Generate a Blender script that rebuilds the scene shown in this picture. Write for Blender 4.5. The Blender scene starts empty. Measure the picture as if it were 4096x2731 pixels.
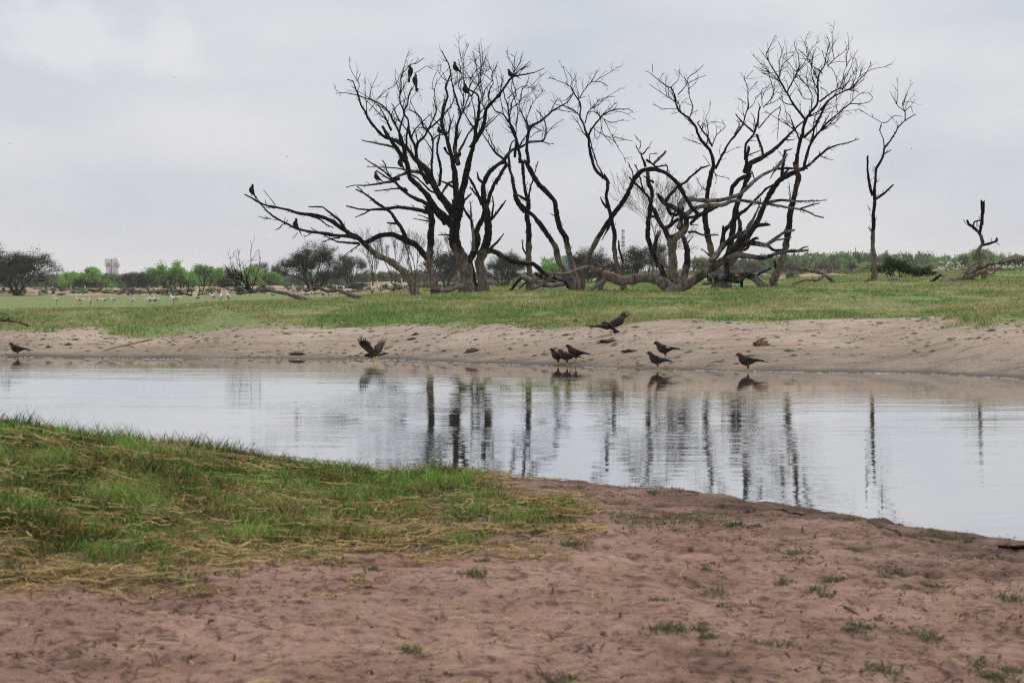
import bpy, math, random
import numpy as np

# ---------------------------------------------------------------- camera, world, sun, exposure
scene = bpy.context.scene
F = 7964.4                      # focal length in pixels of the 4096 px wide photograph (70 mm on 36 mm)
HOR, CAMH = 1140.0, 1.6         # horizon row, eye height above the water
PITCH = math.atan((1365.5 - HOR) / F)
cam_d = bpy.data.cameras.new('camera')
cam = bpy.data.objects.new('camera', cam_d)
scene.collection.objects.link(cam)
cam.location = (0, 0, CAMH)
cam.rotation_euler = (math.pi / 2 - PITCH, 0, 0)
cam_d.lens, cam_d.sensor_width = 70.0, 36.0
cam_d.clip_start, cam_d.clip_end = 0.5, 12000
cam_d.dof.use_dof = True
cam_d.dof.focus_distance = 62.0
cam_d.dof.aperture_fstop = 6.3
scene.camera = cam

SUN_EL, SUN_AZ = math.radians(58), math.radians(35)     # high, behind the trees, to the right
world = bpy.data.worlds.new('World')
scene.world = world
world.use_nodes = True
wn, wl = world.node_tree.nodes, world.node_tree.links
wn.clear()
w_out = wn.new('ShaderNodeOutputWorld')
w_bg = wn.new('ShaderNodeBackground')
w_bg.inputs['Strength'].default_value = 0.1
w_sky = wn.new('ShaderNodeTexSky')
w_sky.sky_type = 'NISHITA'
w_sky.sun_disc = False
w_sky.sun_elevation = SUN_EL
w_sky.sun_rotation = SUN_AZ
w_sky.dust_density = 3.0
w_tc = wn.new('ShaderNodeTexCoord')
w_map = wn.new('ShaderNodeMapping')
w_map.inputs['Scale'].default_value = (4.5, 4.5, 11.0)
w_map.inputs['Location'].default_value = (0.35, 0.2, 0.35)
w_n = wn.new('ShaderNodeTexNoise')
w_n.inputs['Scale'].default_value = 1.5
w_n.inputs['Detail'].default_value = 5.0
w_n.inputs['Roughness'].default_value = 0.5
w_ramp = wn.new('ShaderNodeValToRGB')                    # cloud sheet: thin grey-blue to white
w_ramp.color_ramp.elements[0].position = 0.34
w_ramp.color_ramp.elements[0].color = (4.75, 5.05, 5.65, 1)
w_ramp.color_ramp.elements[1].position = 0.66
w_ramp.color_ramp.elements[1].color = (6.05, 6.12, 6.36, 1)
w_mix = wn.new('ShaderNodeMix')
w_mix.data_type = 'RGBA'
w_mix.inputs[0].default_value = 0.95
wl.new(w_tc.outputs['Generated'], w_map.inputs['Vector'])
wl.new(w_map.outputs['Vector'], w_n.inputs['Vector'])
wl.new(w_n.outputs['Fac'], w_ramp.inputs['Fac'])
wl.new(w_sky.outputs['Color'], w_mix.inputs[6])
wl.new(w_ramp.outputs['Color'], w_mix.inputs[7])
# one brighter cumulus patch low in the sky, upper left of the view
w_dot = wn.new('ShaderNodeVectorMath'); w_dot.operation = 'DISTANCE'
w_nn = wn.new('ShaderNodeTexNoise'); w_nn.inputs['Scale'].default_value = 17.0; w_nn.inputs['Detail'].default_value = 4.0
w_sc = wn.new('ShaderNodeVectorMath'); w_sc.operation = 'MULTIPLY'; w_sc.inputs[1].default_value = (1.0, 1.0, 2.4)
wl.new(w_tc.outputs['Generated'], w_nn.inputs['Vector'])
wl.new(w_tc.outputs['Generated'], w_sc.inputs[0])
wl.new(w_sc.outputs[0], w_dot.inputs[0])
_c = np.array([(400 - 2048.0) / F, 1.0, (HOR - 165) / F]); _c /= np.linalg.norm(_c)
w_dot.inputs[1].default_value = (_c[0], _c[1], _c[2] * 2.4)
w_ad = wn.new('ShaderNodeMath'); w_ad.operation = 'MULTIPLY_ADD'
wl.new(w_nn.outputs['Fac'], w_ad.inputs[0]); w_ad.inputs[1].default_value = -0.19; wl.new(w_dot.outputs['Value'], w_ad.inputs[2])
w_mr = wn.new('ShaderNodeMapRange')
w_mr.inputs[1].default_value, w_mr.inputs[2].default_value = -0.085, -0.050
w_mr.inputs[3].default_value, w_mr.inputs[4].default_value = 0.5, 0.0
wl.new(w_ad.outputs[0], w_mr.inputs[0])
w_mix2 = wn.new('ShaderNodeMix'); w_mix2.data_type = 'RGBA'
wl.new(w_mr.outputs[0], w_mix2.inputs[0])
wl.new(w_mix.outputs[2], w_mix2.inputs[6])
w_mix2.inputs[7].default_value = (6.9, 6.9, 7.0, 1)
wl.new(w_mix2.outputs[2], w_bg.inputs['Color'])
wl.new(w_bg.outputs[0], w_out.inputs['Surface'])

sun_d = bpy.data.lights.new('sun', 'SUN')
sun_d.energy = 2.0
sun_d.angle = math.radians(24)
sun_d.color = (1.0, 0.96, 0.9)
sun = bpy.data.objects.new('sun', sun_d)
scene.collection.objects.link(sun)
sun.location = (20, 60, 60)
# lamp shines along its local -Z: aim it down from azimuth SUN_AZ (clockwise from +Y), elevation SUN_EL
sun.rotation_euler = (math.pi / 2 - SUN_EL, 0, math.pi - SUN_AZ)

scene.view_settings.view_transform = 'Standard'
scene.view_settings.look = 'None'
scene.view_settings.exposure = 0.30
scene.view_settings.gamma = 1.0
scene.view_settings.use_curve_mapping = False
scene.render.engine = 'CYCLES'
scene.cycles.use_denoising = False
scene.cycles.sample_clamp_indirect = 4.0
scene.cycles.filter_width = 1.2
scene.cycles.max_bounces = 6
scene.cycles.diffuse_bounces = 3
scene.cycles.glossy_bounces = 3
scene.cycles.transmission_bounces = 3
scene.cycles.volume_bounces = 1
scene.cycles.transparent_max_bounces = 6

rng = np.random.default_rng(11)
random.seed(5)
C = scene.collection

# ---------------------------------------------------------------- helpers
def ray(x, y):
    dx, dy = (x - 2048.0) / F, (1365.5 - y) / F
    c, s = math.cos(PITCH), math.sin(PITCH)
    return np.array([dx, c + dy * s, -s + dy * c])

def at(x, y, Y):
    """world point seen at photo position (x, y) at distance Y"""
    d = ray(x, y)
    p = d * (Y / d[1])
    return np.array([p[0], p[1], CAMH + p[2]])

def proj(P):
    """photo position of world points (N,3)"""
    P = np.atleast_2d(P)
    c, s = math.cos(PITCH), math.sin(PITCH)
    y, z = P[:, 1], P[:, 2] - CAMH
    d = y * c - z * s
    return 2048 + F * P[:, 0] / d, 1365.5 - F * (y * s + z * c) / d

def hash2(i, j, seed):
    h = (i * 374761393 + j * 668265263 + seed * 974711) & 0x7fffffff
    h = ((h ^ (h >> 13)) * 1274126177) & 0x7fffffff
    return ((h ^ (h >> 16)) & 0xffff) / 65535.0

def vnoise(x, y, seed=0):
    x, y = np.asarray(x, float), np.asarray(y, float)
    i, j = np.floor(x).astype(np.int64), np.floor(y).astype(np.int64)
    fx, fy = x - i, y - j
    fx, fy = fx * fx * (3 - 2 * fx), fy * fy * (3 - 2 * fy)
    a, b = hash2(i, j, seed), hash2(i + 1, j, seed)
    c, d = hash2(i, j + 1, seed), hash2(i + 1, j + 1, seed)
    return (a * (1 - fx) + b * fx) * (1 - fy) + (c * (1 - fx) + d * fx) * fy

def fbm(x, y, seed=0, octaves=4):
    t, a, n = 0.0, 0.5, 0.0
    for o in range(octaves):
        t = t + a * vnoise(np.asarray(x) * 2 ** o + 17.3 * o, np.asarray(y) * 2 ** o - 9.1 * o, seed + o)
        n += a
        a *= 0.5
    return t / n

def sstep(a, b, x):
    t = np.clip((np.asarray(x, float) - a) / (b - a), 0, 1)
    return t * t * (3 - 2 * t)

def mesh_data(name, V, Fc, col=None, smooth=False):
    V, Fc = np.asarray(V, np.float32), np.asarray(Fc, np.int32)
    me = bpy.data.meshes.new(name)
    k = Fc.shape[1]
    me.vertices.add(len(V))
    me.vertices.foreach_set('co', V.ravel())
    me.loops.add(Fc.size)
    me.loops.foreach_set('vertex_index', Fc.ravel())
    me.polygons.add(len(Fc))
    me.polygons.foreach_set('loop_start', np.arange(0, Fc.size, k, dtype=np.int32))
    if smooth:
        me.polygons.foreach_set('use_smooth', np.ones(len(Fc), bool))
    if col is not None:
        col = np.asarray(col, np.float32)
        if col.shape[1] == 3:
            col = np.concatenate([col, np.ones((len(col), 1), np.float32)], 1)
        at_ = me.color_attributes.new('Col', 'FLOAT_COLOR', 'POINT')
        at_.data.foreach_set('color', col.ravel())
    me.update(calc_edges=True)
    return me

def link(name, me, mat=None, parent=None, loc=None):
    o = bpy.data.objects.new(name, me)
    C.objects.link(o)
    if me is not None and mat is not None and not me.materials:
        me.materials.append(mat)
    if parent is not None:
        o.parent = parent
    if loc is not None:
        o.location = loc
    return o

def tag(o, label=None, cat=None, group=None, kind=None):
    if label: o['label'] = label
    if cat: o['category'] = cat
    if group: o['group'] = group
    if kind: o['kind'] = kind
    return o

def thing(name, label, cat, loc=(0, 0, 0), group=None):
    o = bpy.data.objects.new(name, None)
    C.objects.link(o)
    o.empty_display_size = 0.2
    o.location = loc
    return tag(o, label, cat, group)

def copy_tree(o, parent=None):
    c = o.copy()
    C.objects.link(c)
    c.parent = parent
    for ch in list(o.children):
        copy_tree(ch, c)
    return c

class MB:
    """collects triangles"""
    def __init__(self):
        self.V, self.T, self.Cc, self.n = [], [], [], 0
    def add(self, V, T, col=(1, 1, 1)):
        V = np.asarray(V, float)
        self.V.append(V)
        self.T.append(np.asarray(T, int) + self.n)
        col = np.asarray(col, float)
        self.Cc.append(np.tile(col, (len(V), 1)) if col.ndim == 1 else col)
        self.n += len(V)
    def data(self, name, smooth=True):
        return mesh_data(name, np.concatenate(self.V), np.concatenate(self.T), np.concatenate(self.Cc), smooth)
    def build(self, name, mat, parent=None, smooth=True, origin=(0, 0, 0)):
        me = mesh_data(name, np.concatenate(self.V) - np.asarray(origin), np.concatenate(self.T), np.concatenate(self.Cc), smooth)
        return link(name, me, mat, parent)

def box_vt(x0, x1, y0, y1, z0, z1):
    V = [(x, y, z) for x in (x0, x1) for y in (y0, y1) for z in (z0, z1)]
    Q = [(0, 1, 3, 2), (4, 6, 7, 5), (0, 4, 5, 1), (2, 3, 7, 6), (0, 2, 6, 4), (1, 5, 7, 3)]
    T = [t for a, b, c, d in Q for t in ((a, b, c), (a, c, d))]
    return V, T

def tube_vt(P, R, n=6, ridge=0.0, cap=True, seed=0, jag=0.0, flat=None):
    """swept tube through points P with radii R, closed at both ends"""
    P, R = np.asarray(P, float), np.asarray(R, float)
    m = len(P)
    T = np.gradient(P, axis=0)
    T /= np.linalg.norm(T, axis=1)[:, None] + 1e-9
    ref = np.array([0.0, 1.0, 0.0]) if abs(T[0][1]) < 0.8 else np.array([1.0, 0, 0])
    N = np.zeros_like(P)
    v = ref - T[0] * ref.dot(T[0])
    N[0] = v / np.linalg.norm(v)
    for i in range(1, m):
        v = N[i - 1] - T[i] * N[i - 1].dot(T[i])
        N[i] = v / (np.linalg.norm(v) + 1e-9)
    B = np.cross(T, N)
    a = np.linspace(0, 2 * math.pi, n, endpoint=False)
    rr = R[:, None] * np.ones((m, n))
    if ridge > 0:
        g = np.random.default_rng(seed)
        r1 = g.normal(0, 1, n)
        s = np.arange(m)[:, None] * 0.35
        rr = rr * (1 + ridge * (0.6 * r1[None, :] + 0.7 * (vnoise(s + 0 * a, a[None, :] * 1.3 + 0 * s, seed) - 0.5) * 2
                                + g.normal(0, 0.35, (m, n))))
    V = P[:, None, :] + rr[:, :, None] * (np.cos(a)[None, :, None] * N[:, None, :] + np.sin(a)[None, :, None] * B[:, None, :])
    if jag > 0:
        g = np.random.default_rng(seed + 1)
        V[-1] += T[-1][None, :] * (g.random(n) * jag)[:, None]
    V = V.reshape(-1, 3)
    i = np.arange(m - 1)[:, None] * n
    j = np.arange(n)[None, :]
    j2 = (j + 1) % n
    q0, q1, q2, q3 = (i + j), (i + j2), (i + n + j2), (i + n + j)
    tri = np.concatenate([np.stack([q0, q1, q2], -1).reshape(-1, 3), np.stack([q0, q2, q3], -1).reshape(-1, 3)])
    if cap:
        c0, c1 = len(V), len(V) + 1
        V = np.concatenate([V, P[:1], P[-1:] + T[-1:] * R[-1] * 0.3])
        jj = np.arange(n)
        tri = np.concatenate([tri, np.stack([np.full(n, c0), (jj + 1) % n, jj], 1),
                              np.stack([np.full(n, c1), (m - 1) * n + jj, (m - 1) * n + (jj + 1) % n], 1)])
    return V, tri

def catmull(P, step, lin=0.0):
    """smooth resample of a polyline of any dimension, spacing by the first two columns"""
    P = np.asarray(P, float)
    if len(P) < 2:
        return P
    Q = np.concatenate([[2 * P[0] - P[1]], P, [2 * P[-1] - P[-2]]])
    out = []
    for i in range(1, len(Q) - 2):
        L = np.linalg.norm((Q[i + 1] - Q[i])[:2])
        k = max(2, int(round(L / step)))
        t = np.linspace(0, 1, k, endpoint=False)[:, None]
        a, b, c, d = Q[i - 1], Q[i], Q[i + 1], Q[i + 2]
        cr = 0.5 * ((2 * b) + (c - a) * t + (2 * a - 5 * b + 4 * c - d) * t ** 2 + (3 * b - a - 3 * c + d) * t ** 3)
        out.append(cr * (1 - lin) + (b + (c - b) * t) * lin)
    out.append(P[-1:])
    return np.concatenate(out)

# ---------------------------------------------------------------- materials
def new_mat(name):
    m = bpy.data.materials.new(name)
    m.use_nodes = True
    nt = m.node_tree
    return m, nt.nodes, nt.links, nt.nodes['Principled BSDF']

def noise_node(n, l, scale, detail=4, rough=0.55, vec=None, mapscale=None, coord='Object'):
    tc = n.new('ShaderNodeTexCoord')
    t = n.new('ShaderNodeTexNoise')
    t.inputs['Scale'].default_value = scale
    t.inputs['Detail'].default_value = detail
    t.inputs['Roughness'].default_value = rough
    src = tc.outputs[coord]
    if mapscale:
        mp = n.new('ShaderNodeMapping')
        mp.inputs['Scale'].default_value = mapscale
        l.new(src, mp.inputs['Vector'])
        src = mp.outputs['Vector']
    l.new(src, t.inputs['Vector'])
    return t.outputs['Fac']

def ramp(n, l, fac, stops):
    r = n.new('ShaderNodeValToRGB')
    e = r.color_ramp.elements
    e[0].position, e[0].color = stops[0][0], (*stops[0][1], 1)
    e[1].position, e[1].color = stops[-1][0], (*stops[-1][1], 1)
    for p, c in stops[1:-1]:
        x = e.new(p)
        x.color = (*c, 1)
    l.new(fac, r.inputs['Fac'])
    return r.outputs['Color']

def mixc(n, l, fac, a, b, blend='MIX'):
    m = n.new('ShaderNodeMix')
    m.data_type = 'RGBA'
    m.blend_type = blend
    for sock, v in ((m.inputs[0], fac), (m.inputs[6], a), (m.inputs[7], b)):
        if hasattr(v, 'is_linked') or hasattr(v, 'links'):
            l.new(v, sock)
        elif isinstance(v, (int, float)):
            sock.default_value = v
        else:
            sock.default_value = (*v, 1)
    return m.outputs[2]

def bump(n, l, b, h, strength=0.5, dist=0.02):
    bp = n.new('ShaderNodeBump')
    bp.inputs['Strength'].default_value = strength
    bp.inputs['Distance'].default_value = dist
    l.new(h, bp.inputs['Height'])
    l.new(bp.outputs['Normal'], b.inputs['Normal'])

def attr(n, name='Col'):
    a = n.new('ShaderNodeAttribute')
    a.attribute_name = name
    return a

def sep(n, l, c):
    s = n.new('ShaderNodeSeparateColor')
    l.new(c, s.inputs[0])
    return s.outputs

def mat_plain(name, col, rough=0.8, var=0.25, scale=6.0, spec=0.3):
    m, n, l, b = new_mat(name)
    f = noise_node(n, l, scale)
    c = np.array(col)
    l.new(ramp(n, l, f, [(0.3, tuple(c * (1 - var))), (0.7, tuple(c * (1 + var)))]), b.inputs['Base Color'])
    b.inputs['Roughness'].default_value = rough
    b.inputs['Specular IOR Level'].default_value = spec
    return m

def mat_attr(name, rough=0.8, var=0.2, scale=8.0, spec=0.2, trans=0.0):
    """colour carried by the mesh (each blade, leaf or feather its own), with fine noise"""
    m, n, l, b = new_mat(name)
    a = attr(n)
    f = noise_node(n, l, scale)
    g = ramp(n, l, f, [(0.3, (1 - var,) * 3), (0.7, (1 + var,) * 3)])
    c = mixc(n, l, 1.0, a.outputs['Color'], g, 'MULTIPLY')
    l.new(c, b.inputs['Base Color'])
    b.inputs['Roughness'].default_value = rough
    b.inputs['Specular IOR Level'].default_value = spec
    if trans > 0:
        out = n['Material Output']
        tr = n.new('ShaderNodeBsdfTranslucent')
        l.new(c, tr.inputs['Color'])
        mx = n.new('ShaderNodeMixShader')
        mx.inputs[0].default_value = trans
        l.new(b.outputs[0], mx.inputs[1])
        l.new(tr.outputs[0], mx.inputs[2])
        l.new(mx.outputs[0], out.inputs['Surface'])
    return m

def mat_wood():
    """dead wood: charred bark; Col.r = bark gone and bare wood, Col.g = weathered grey, Col.b = fresh orange break"""
    m, n, l, b = new_mat('dead_wood')
    s = sep(n, l, attr(n).outputs['Color'])
    f1 = noise_node(n, l, 12.0, 6, 0.68, mapscale=(1, 1, 0.25))
    f2 = noise_node(n, l, 3.0, 4, 0.6, mapscale=(1, 1, 0.6))
    f3 = noise_node(n, l, 30.0, 3, 0.6, mapscale=(1, 1, 0.2))
    bark = ramp(n, l, f1, [(0.40, (0.004, 0.0033, 0.003)), (0.57, (0.011, 0.0085, 0.0075)), (0.645, (0.045, 0.039, 0.035)), (0.72, (0.20, 0.18, 0.17))])
    bare = ramp(n, l, f1, [(0.34, (0.045, 0.032, 0.026)), (0.5, (0.155, 0.118, 0.095)), (0.70, (0.34, 0.28, 0.235))])
    grey = ramp(n, l, f3, [(0.3, (0.045, 0.042, 0.04)), (0.72, (0.34, 0.325, 0.31))])
    orange = ramp(n, l, f3, [(0.3, (0.10, 0.04, 0.025)), (0.7, (0.30, 0.15, 0.085))])
    def fac(sock, lo, hi):
        a = n.new('ShaderNodeMath'); a.operation = 'MULTIPLY_ADD'
        l.new(sock, a.inputs[0]); a.inputs[1].default_value = 1.3; 
        sub = n.new('ShaderNodeMath'); sub.operation = 'MULTIPLY_ADD'
        l.new(f2, sub.inputs[0]); sub.inputs[1].default_value = 2.0; sub.inputs[2].default_value = -1.02
        l.new(sub.outputs[0], a.inputs[2])
        mr = n.new('ShaderNodeMapRange')
        mr.inputs[1].default_value, mr.inputs[2].default_value = lo, hi
        l.new(a.outputs[0], mr.inputs[0])
        gt = n.new('ShaderNodeMath'); gt.operation = 'MULTIPLY'; gt.use_clamp = True
        l.new(sock, gt.inputs[0]); gt.inputs[1].default_value = 8.0
        mu = n.new('ShaderNodeMath'); mu.operation = 'MULTIPLY'
        l.new(mr.outputs[0], mu.inputs[0]); l.new(gt.outputs[0], mu.inputs[1])
        return mu.outputs[0]
    c = mixc(n, l, fac(s[0], 0.3, 0.75), bark, bare)
    c = mixc(n, l, fac(s[1], 0.35, 0.9), c, grey)
    c = mixc(n, l, fac(s[2], 0.3, 0.7), c, orange)
    l.new(c, b.inputs['Base Color'])
    b.inputs['Roughness'].default_value = 0.9
    b.inputs['Specular IOR Level'].default_value = 0.12
    bump(n, l, b, f1, 0.9, 0.05)
    return m

def mat_near_dirt():
    m, n, l, b = new_mat('red_dirt')
    a = sep(n, l, attr(n).outputs['Color'])
    f1 = noise_node(n, l, 1.3, 6, 0.68)
    f2 = noise_node(n, l, 13.0, 6, 0.7)
    f3 = noise_node(n, l, 60.0, 4, 0.65)
    c = ramp(n, l, f1, [(0.32, (0.150, 0.090, 0.066)), (0.45, (0.315, 0.190, 0.143)), (0.70, (0.465, 0.300, 0.236))])
    c = mixc(n, l, 0.75, c, ramp(n, l, f2, [(0.38, (0.20, 0.19, 0.19)), (0.48, (0.95, 0.95, 0.95)), (0.72, (1.3, 1.3, 1.3))]), 'MULTIPLY')
    c = mixc(n, l, 0.5, c, ramp(n, l, f3, [(0.3, (0.6, 0.58, 0.58)), (0.6, (1.12, 1.12, 1.12))]), 'MULTIPLY')
    soil = ramp(n, l, f2, [(0.3, (0.05, 0.05, 0.02)), (0.7, (0.15, 0.13, 0.055))])
    c = mixc(n, l, a[0], c, soil)                                      # litter and roots under the grass
    c = mixc(n, l, a[1], c, ramp(n, l, f2, [(0.3, (0.05, 0.03, 0.022)), (0.7, (0.13, 0.085, 0.065))]))   # wet edge
    l.new(c, b.inputs['Base Color'])
    b.inputs['Roughness'].default_value = 0.93
    b.inputs['Specular IOR Level'].default_value = 0.15
    ad = n.new('ShaderNodeMath'); ad.operation = 'ADD'
    l.new(f2, ad.inputs[0]); l.new(f3, ad.inputs[1])
    bump(n, l, b, ad.outputs[0], 0.9, 0.03)
    return m

def mat_far_ground():
    m, n, l, b = new_mat('bank_ground')
    a = sep(n, l, attr(n).outputs['Color'])
    f1 = noise_node(n, l, 0.35, 5, 0.6, mapscale=(1, 0.8, 1))
    f2 = noise_node(n, l, 17.0, 6, 0.75)
    f3 = noise_node(n, l, 1.6, 5, 0.65, mapscale=(0.5, 2.2, 1))
    sand = ramp(n, l, f1, [(0.3, (0.30, 0.228, 0.175)), (0.7, (0.475, 0.382, 0.305))])
    sand = mixc(n, l, 0.85, sand, ramp(n, l, f2, [(0.34, (0.42, 0.38, 0.35)), (0.46, (0.92, 0.92, 0.92)), (0.66, (1.1, 1.1, 1.1)), (0.74, (1.25, 1.25, 1.25))]), 'MULTIPLY')
    sand = mixc(n, l, 0.5, sand, ramp(n, l, f3, [(0.36, (0.45, 0.41, 0.38)), (0.5, (1.0, 1.0, 1.0)), (0.7, (1.12, 1.12, 1.12))]), 'MULTIPLY')
    f4 = noise_node(n, l, 3.6, 6, 0.78, mapscale=(0.7, 1.5, 1))
    sand = mixc(n, l, 0.85, sand, ramp(n, l, f4, [(0.37, (0.28, 0.24, 0.21)), (0.43, (0.95, 0.95, 0.95)), (0.62, (1.0, 1.0, 1.0)), (0.70, (1.22, 1.22, 1.22))]), 'MULTIPLY')
    grass = ramp(n, l, f2, [(0.3, (0.105, 0.145, 0.050)), (0.55, (0.185, 0.245, 0.095)), (0.75, (0.30, 0.30, 0.15))])
    grass = mixc(n, l, ramp(n, l, f1, [(0.42, (0, 0, 0)), (0.62, (0.55, 0.55, 0.55))]), grass, (0.25, 0.215, 0.105))
    c = mixc(n, l, a[0], sand, grass)
    wet = ramp(n, l, f2, [(0.3, (0.06, 0.05, 0.04)), (0.7, (0.15, 0.125, 0.10))])
    c = mixc(n, l, a[1], c, wet)
    dirt = ramp(n, l, f1, [(0.3, (0.14, 0.10, 0.07)), (0.5, (0.36, 0.25, 0.17)), (0.62, (0.42, 0.31, 0.21)), (0.75, (0.16, 0.15, 0.08))])
    c = mixc(n, l, a[2], c, dirt)
    l.new(c, b.inputs['Base Color'])
    b.inputs['Roughness'].default_value = 0.95
    b.inputs['Specular IOR Level'].default_value = 0.12
    bump(n, l, b, f2, 0.35, 0.04)
    return m

def mat_water():
    m, n, l, b = new_mat('water')
    b.inputs['Base Color'].default_value = (0.075, 0.072, 0.058, 1)
    b.inputs['Roughness'].default_value = 0.025
    b.inputs['IOR'].default_value = 1.5
    b.inputs['Specular IOR Level'].default_value = 0.9
    f1 = noise_node(n, l, 2.4, 3, 0.5, mapscale=(0.55, 1.6, 1))
    f2 = noise_node(n, l, 9.0, 3, 0.6, mapscale=(0.5, 1.5, 1))
    f3 = noise_node(n, l, 0.10, 3, 0.5, mapscale=(0.5, 1.8, 1))       # calm and ruffled patches
    f0 = noise_node(n, l, 0.9, 2, 0.5, mapscale=(0.45, 1.5, 1))
    a0 = n.new('ShaderNodeMath'); a0.operation = 'MULTIPLY_ADD'
    l.new(f0, a0.inputs[0]); a0.inputs[1].default_value = 1.8; l.new(f1, a0.inputs[2])
    ad = n.new('ShaderNodeMath'); ad.operation = 'MULTIPLY_ADD'
    l.new(f2, ad.inputs[0]); ad.inputs[1].default_value = 0.20; l.new(a0.outputs[0], ad.inputs[2])
    mr = n.new('ShaderNodeMapRange')
    mr.inputs[1].default_value, mr.inputs[2].default_value = 0.38, 0.62
    mr.inputs[3].default_value, mr.inputs[4].default_value = 0.25, 1.0
    l.new(f3, mr.inputs[0])
    mu = n.new('ShaderNodeMath'); mu.operation = 'MULTIPLY'
    l.new(ad.outputs[0], mu.inputs[0]); l.new(mr.outputs[0], mu.inputs[1])
    ca = n.new('ShaderNodeMath'); ca.operation = 'MULTIPLY'
    l.new(mu.outputs[0], ca.inputs[0]); l.new(sep(n, l, attr(n).outputs['Color'])[0], ca.inputs[1])
    bump(n, l, b, ca.outputs[0], 1.0, WATER_BUMP)
    gl = n.new('ShaderNodeBsdfGlossy'); gl.inputs['Color'].default_value = (0.96, 0.97, 0.98, 1); gl.inputs['Roughness'].default_value = 0.02
    l.new(b.inputs['Normal'].links[0].from_socket, gl.inputs['Normal'])
    mx = n.new('ShaderNodeMixShader'); mx.inputs[0].default_value = 0.55
    l.new(b.outputs[0], mx.inputs[1]); l.new(gl.outputs[0], mx.inputs[2]); l.new(mx.outputs[0], n['Material Output'].inputs['Surface'])
    return m

WATER_BUMP = 0.0052
M_wood = mat_wood()
M_near = mat_near_dirt()
M_far = mat_far_ground()
M_water = mat_water()
M_blade = mat_attr('grass_blade', 0.7, 0.15, 3.0, 0.25, 0.35)
M_leaf = mat_attr('foliage', 0.75, 0.2, 1.0, 0.2, 0.35)
M_farwood = mat_plain('grey_brown_bark', (0.060, 0.052, 0.048), 0.9, 0.3, 3.0, 0.1)
M_plume = mat_attr('plumage', 0.75, 0.45, 60.0, 0.2)
M_horn = mat_plain('horn', (0.02, 0.02, 0.022), 0.4, 0.2, 60)
M_yellow = mat_plain('yellow_scales', (0.55, 0.42, 0.10), 0.6, 0.2, 60)
M_orange = mat_plain('orange_bill', (0.60, 0.30, 0.08), 0.5, 0.2, 60)
M_pinkleg = mat_plain('pinkish_leg', (0.40, 0.22, 0.18), 0.6, 0.2, 60)
M_dung = mat_plain('dry_dung', (0.075, 0.045, 0.028), 0.95, 0.6, 25.0, 0.1)
# ---------------------------------------------------------------- the land
def interp(x, tab):
    return np.interp(x, [t[0] for t in tab], [t[1] for t in tab])

WATERLINE = [(-900, 1424), (0, 1427), (300, 1432), (700, 1436), (1200, 1437), (1540, 1438), (1800, 1450), (2200, 1462),
             (2560, 1475), (2900, 1484), (3200, 1488), (3700, 1494), (3800, 1500), (4096, 1515), (4900, 1545)]
GRASSLINE = [(-900, 1305), (0, 1308), (350, 1314), (560, 1338), (700, 1330), (1000, 1304), (1600, 1299), (2000, 1295),
             (2700, 1280), (3300, 1280), (4096, 1272), (4900, 1265)]
# rows of the far bank: distance, then photo rows where the ground is seen at photo columns
COLS = [-900, 0, 600, 900, 1300, 1670, 2000, 2300, 2800, 3100, 3300, 3500, 3700, 4096, 4900]
ROWS = {
    60: [1254, 1252, 1238, 1222, 1212, 1206, 1206, 1204, 1194, 1182, 1174, 1170, 1168, 1165, 1160],
    80: [1256, 1254, 1240, 1220, 1208, 1181, 1172, 1168, 1170, 1146, 1130, 1124, 1122, 1119, 1114],
    97: [1252, 1250, 1236, 1214, 1204, 1162, 1150, 1134, 1127, 1119, 1106, 1094, 1090, 1085, 1080],
    130: [1225, 1223, 1219, 1203, 1193, 1178, 1180, 1185, 1185, 1185, 1185, 1180, 1175, 1170, 1170],
    200: [1194, 1194, 1193, 1186, 1176, 1172, 1172, 1172, 1172, 1172, 1172, 1170, 1160, 1150, 1150],
    256: [1182, 1182, 1182, 1178, 1172, 1166, 1166, 1165, 1160, 1150, 1150, 1145, 1140, 1135, 1135],
    268: [1152, 1152, 1153, 1149, 1144, 1130, 1126, 1116, 1106, 1101, 1099, 1097, 1084, 1080, 1080],
}
def row_z(Y, x):
    return CAMH - (np.interp(x, COLS, ROWS[Y]) - HOR) / F * Y

def ground_z(X, Y):
    """height of the far bank and the plain behind it"""
    X, Y = np.broadcast_arrays(np.asarray(X, float), np.asarray(Y, float))
    x = 2048 + F * X / Y
    Dw = CAMH * F / (interp(x, WATERLINE) - HOR)
    Dg = Dw + 6.0
    zg = CAMH - (interp(x, GRASSLINE) - HOR) / F * Dg
    ys = [Dw - 6, Dw, Dw + 0.9, Dw + 3, Dg] + [np.full_like(Dw, k) for k in ROWS] + [np.full_like(Dw, 284.0), np.full_like(Dw, 4000.0)]
    zs = [np.full_like(Dw, -0.8), np.zeros_like(Dw), np.full_like(Dw, 0.06), zg * 0.52, zg] + [row_z(k, x) for k in ROWS] + [row_z(268, x) - 1.3, row_z(268, x) - 1.3]
    z = np.full_like(Dw, -0.8)
    for i in range(len(ys) - 1):
        t = (Y - ys[i]) / (ys[i + 1] - ys[i])
        w = (Y >= ys[i]) & (Y < ys[i + 1])
        z = np.where(w, zs[i] + (zs[i + 1] - zs[i]) * t, z)
    d = Y - Dw
    z = z + sstep(0.3, 4, d) * ((fbm(X * 0.35, Y * 0.35, 3) - 0.5) * 0.16 + (fbm(X * 1.4, Y * 1.4, 9) - 0.5) * 0.03) * np.where(Y < 130, 1, 1.0)
    z = z + sstep(250, 262, Y) * (1 - sstep(280, 400, Y)) * ((fbm(X * 0.15, Y * 0.15, 21) - 0.5) * 0.9 + (fbm(X * 0.6, Y * 0.5, 23) - 0.5) * 0.5)
    return z

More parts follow.
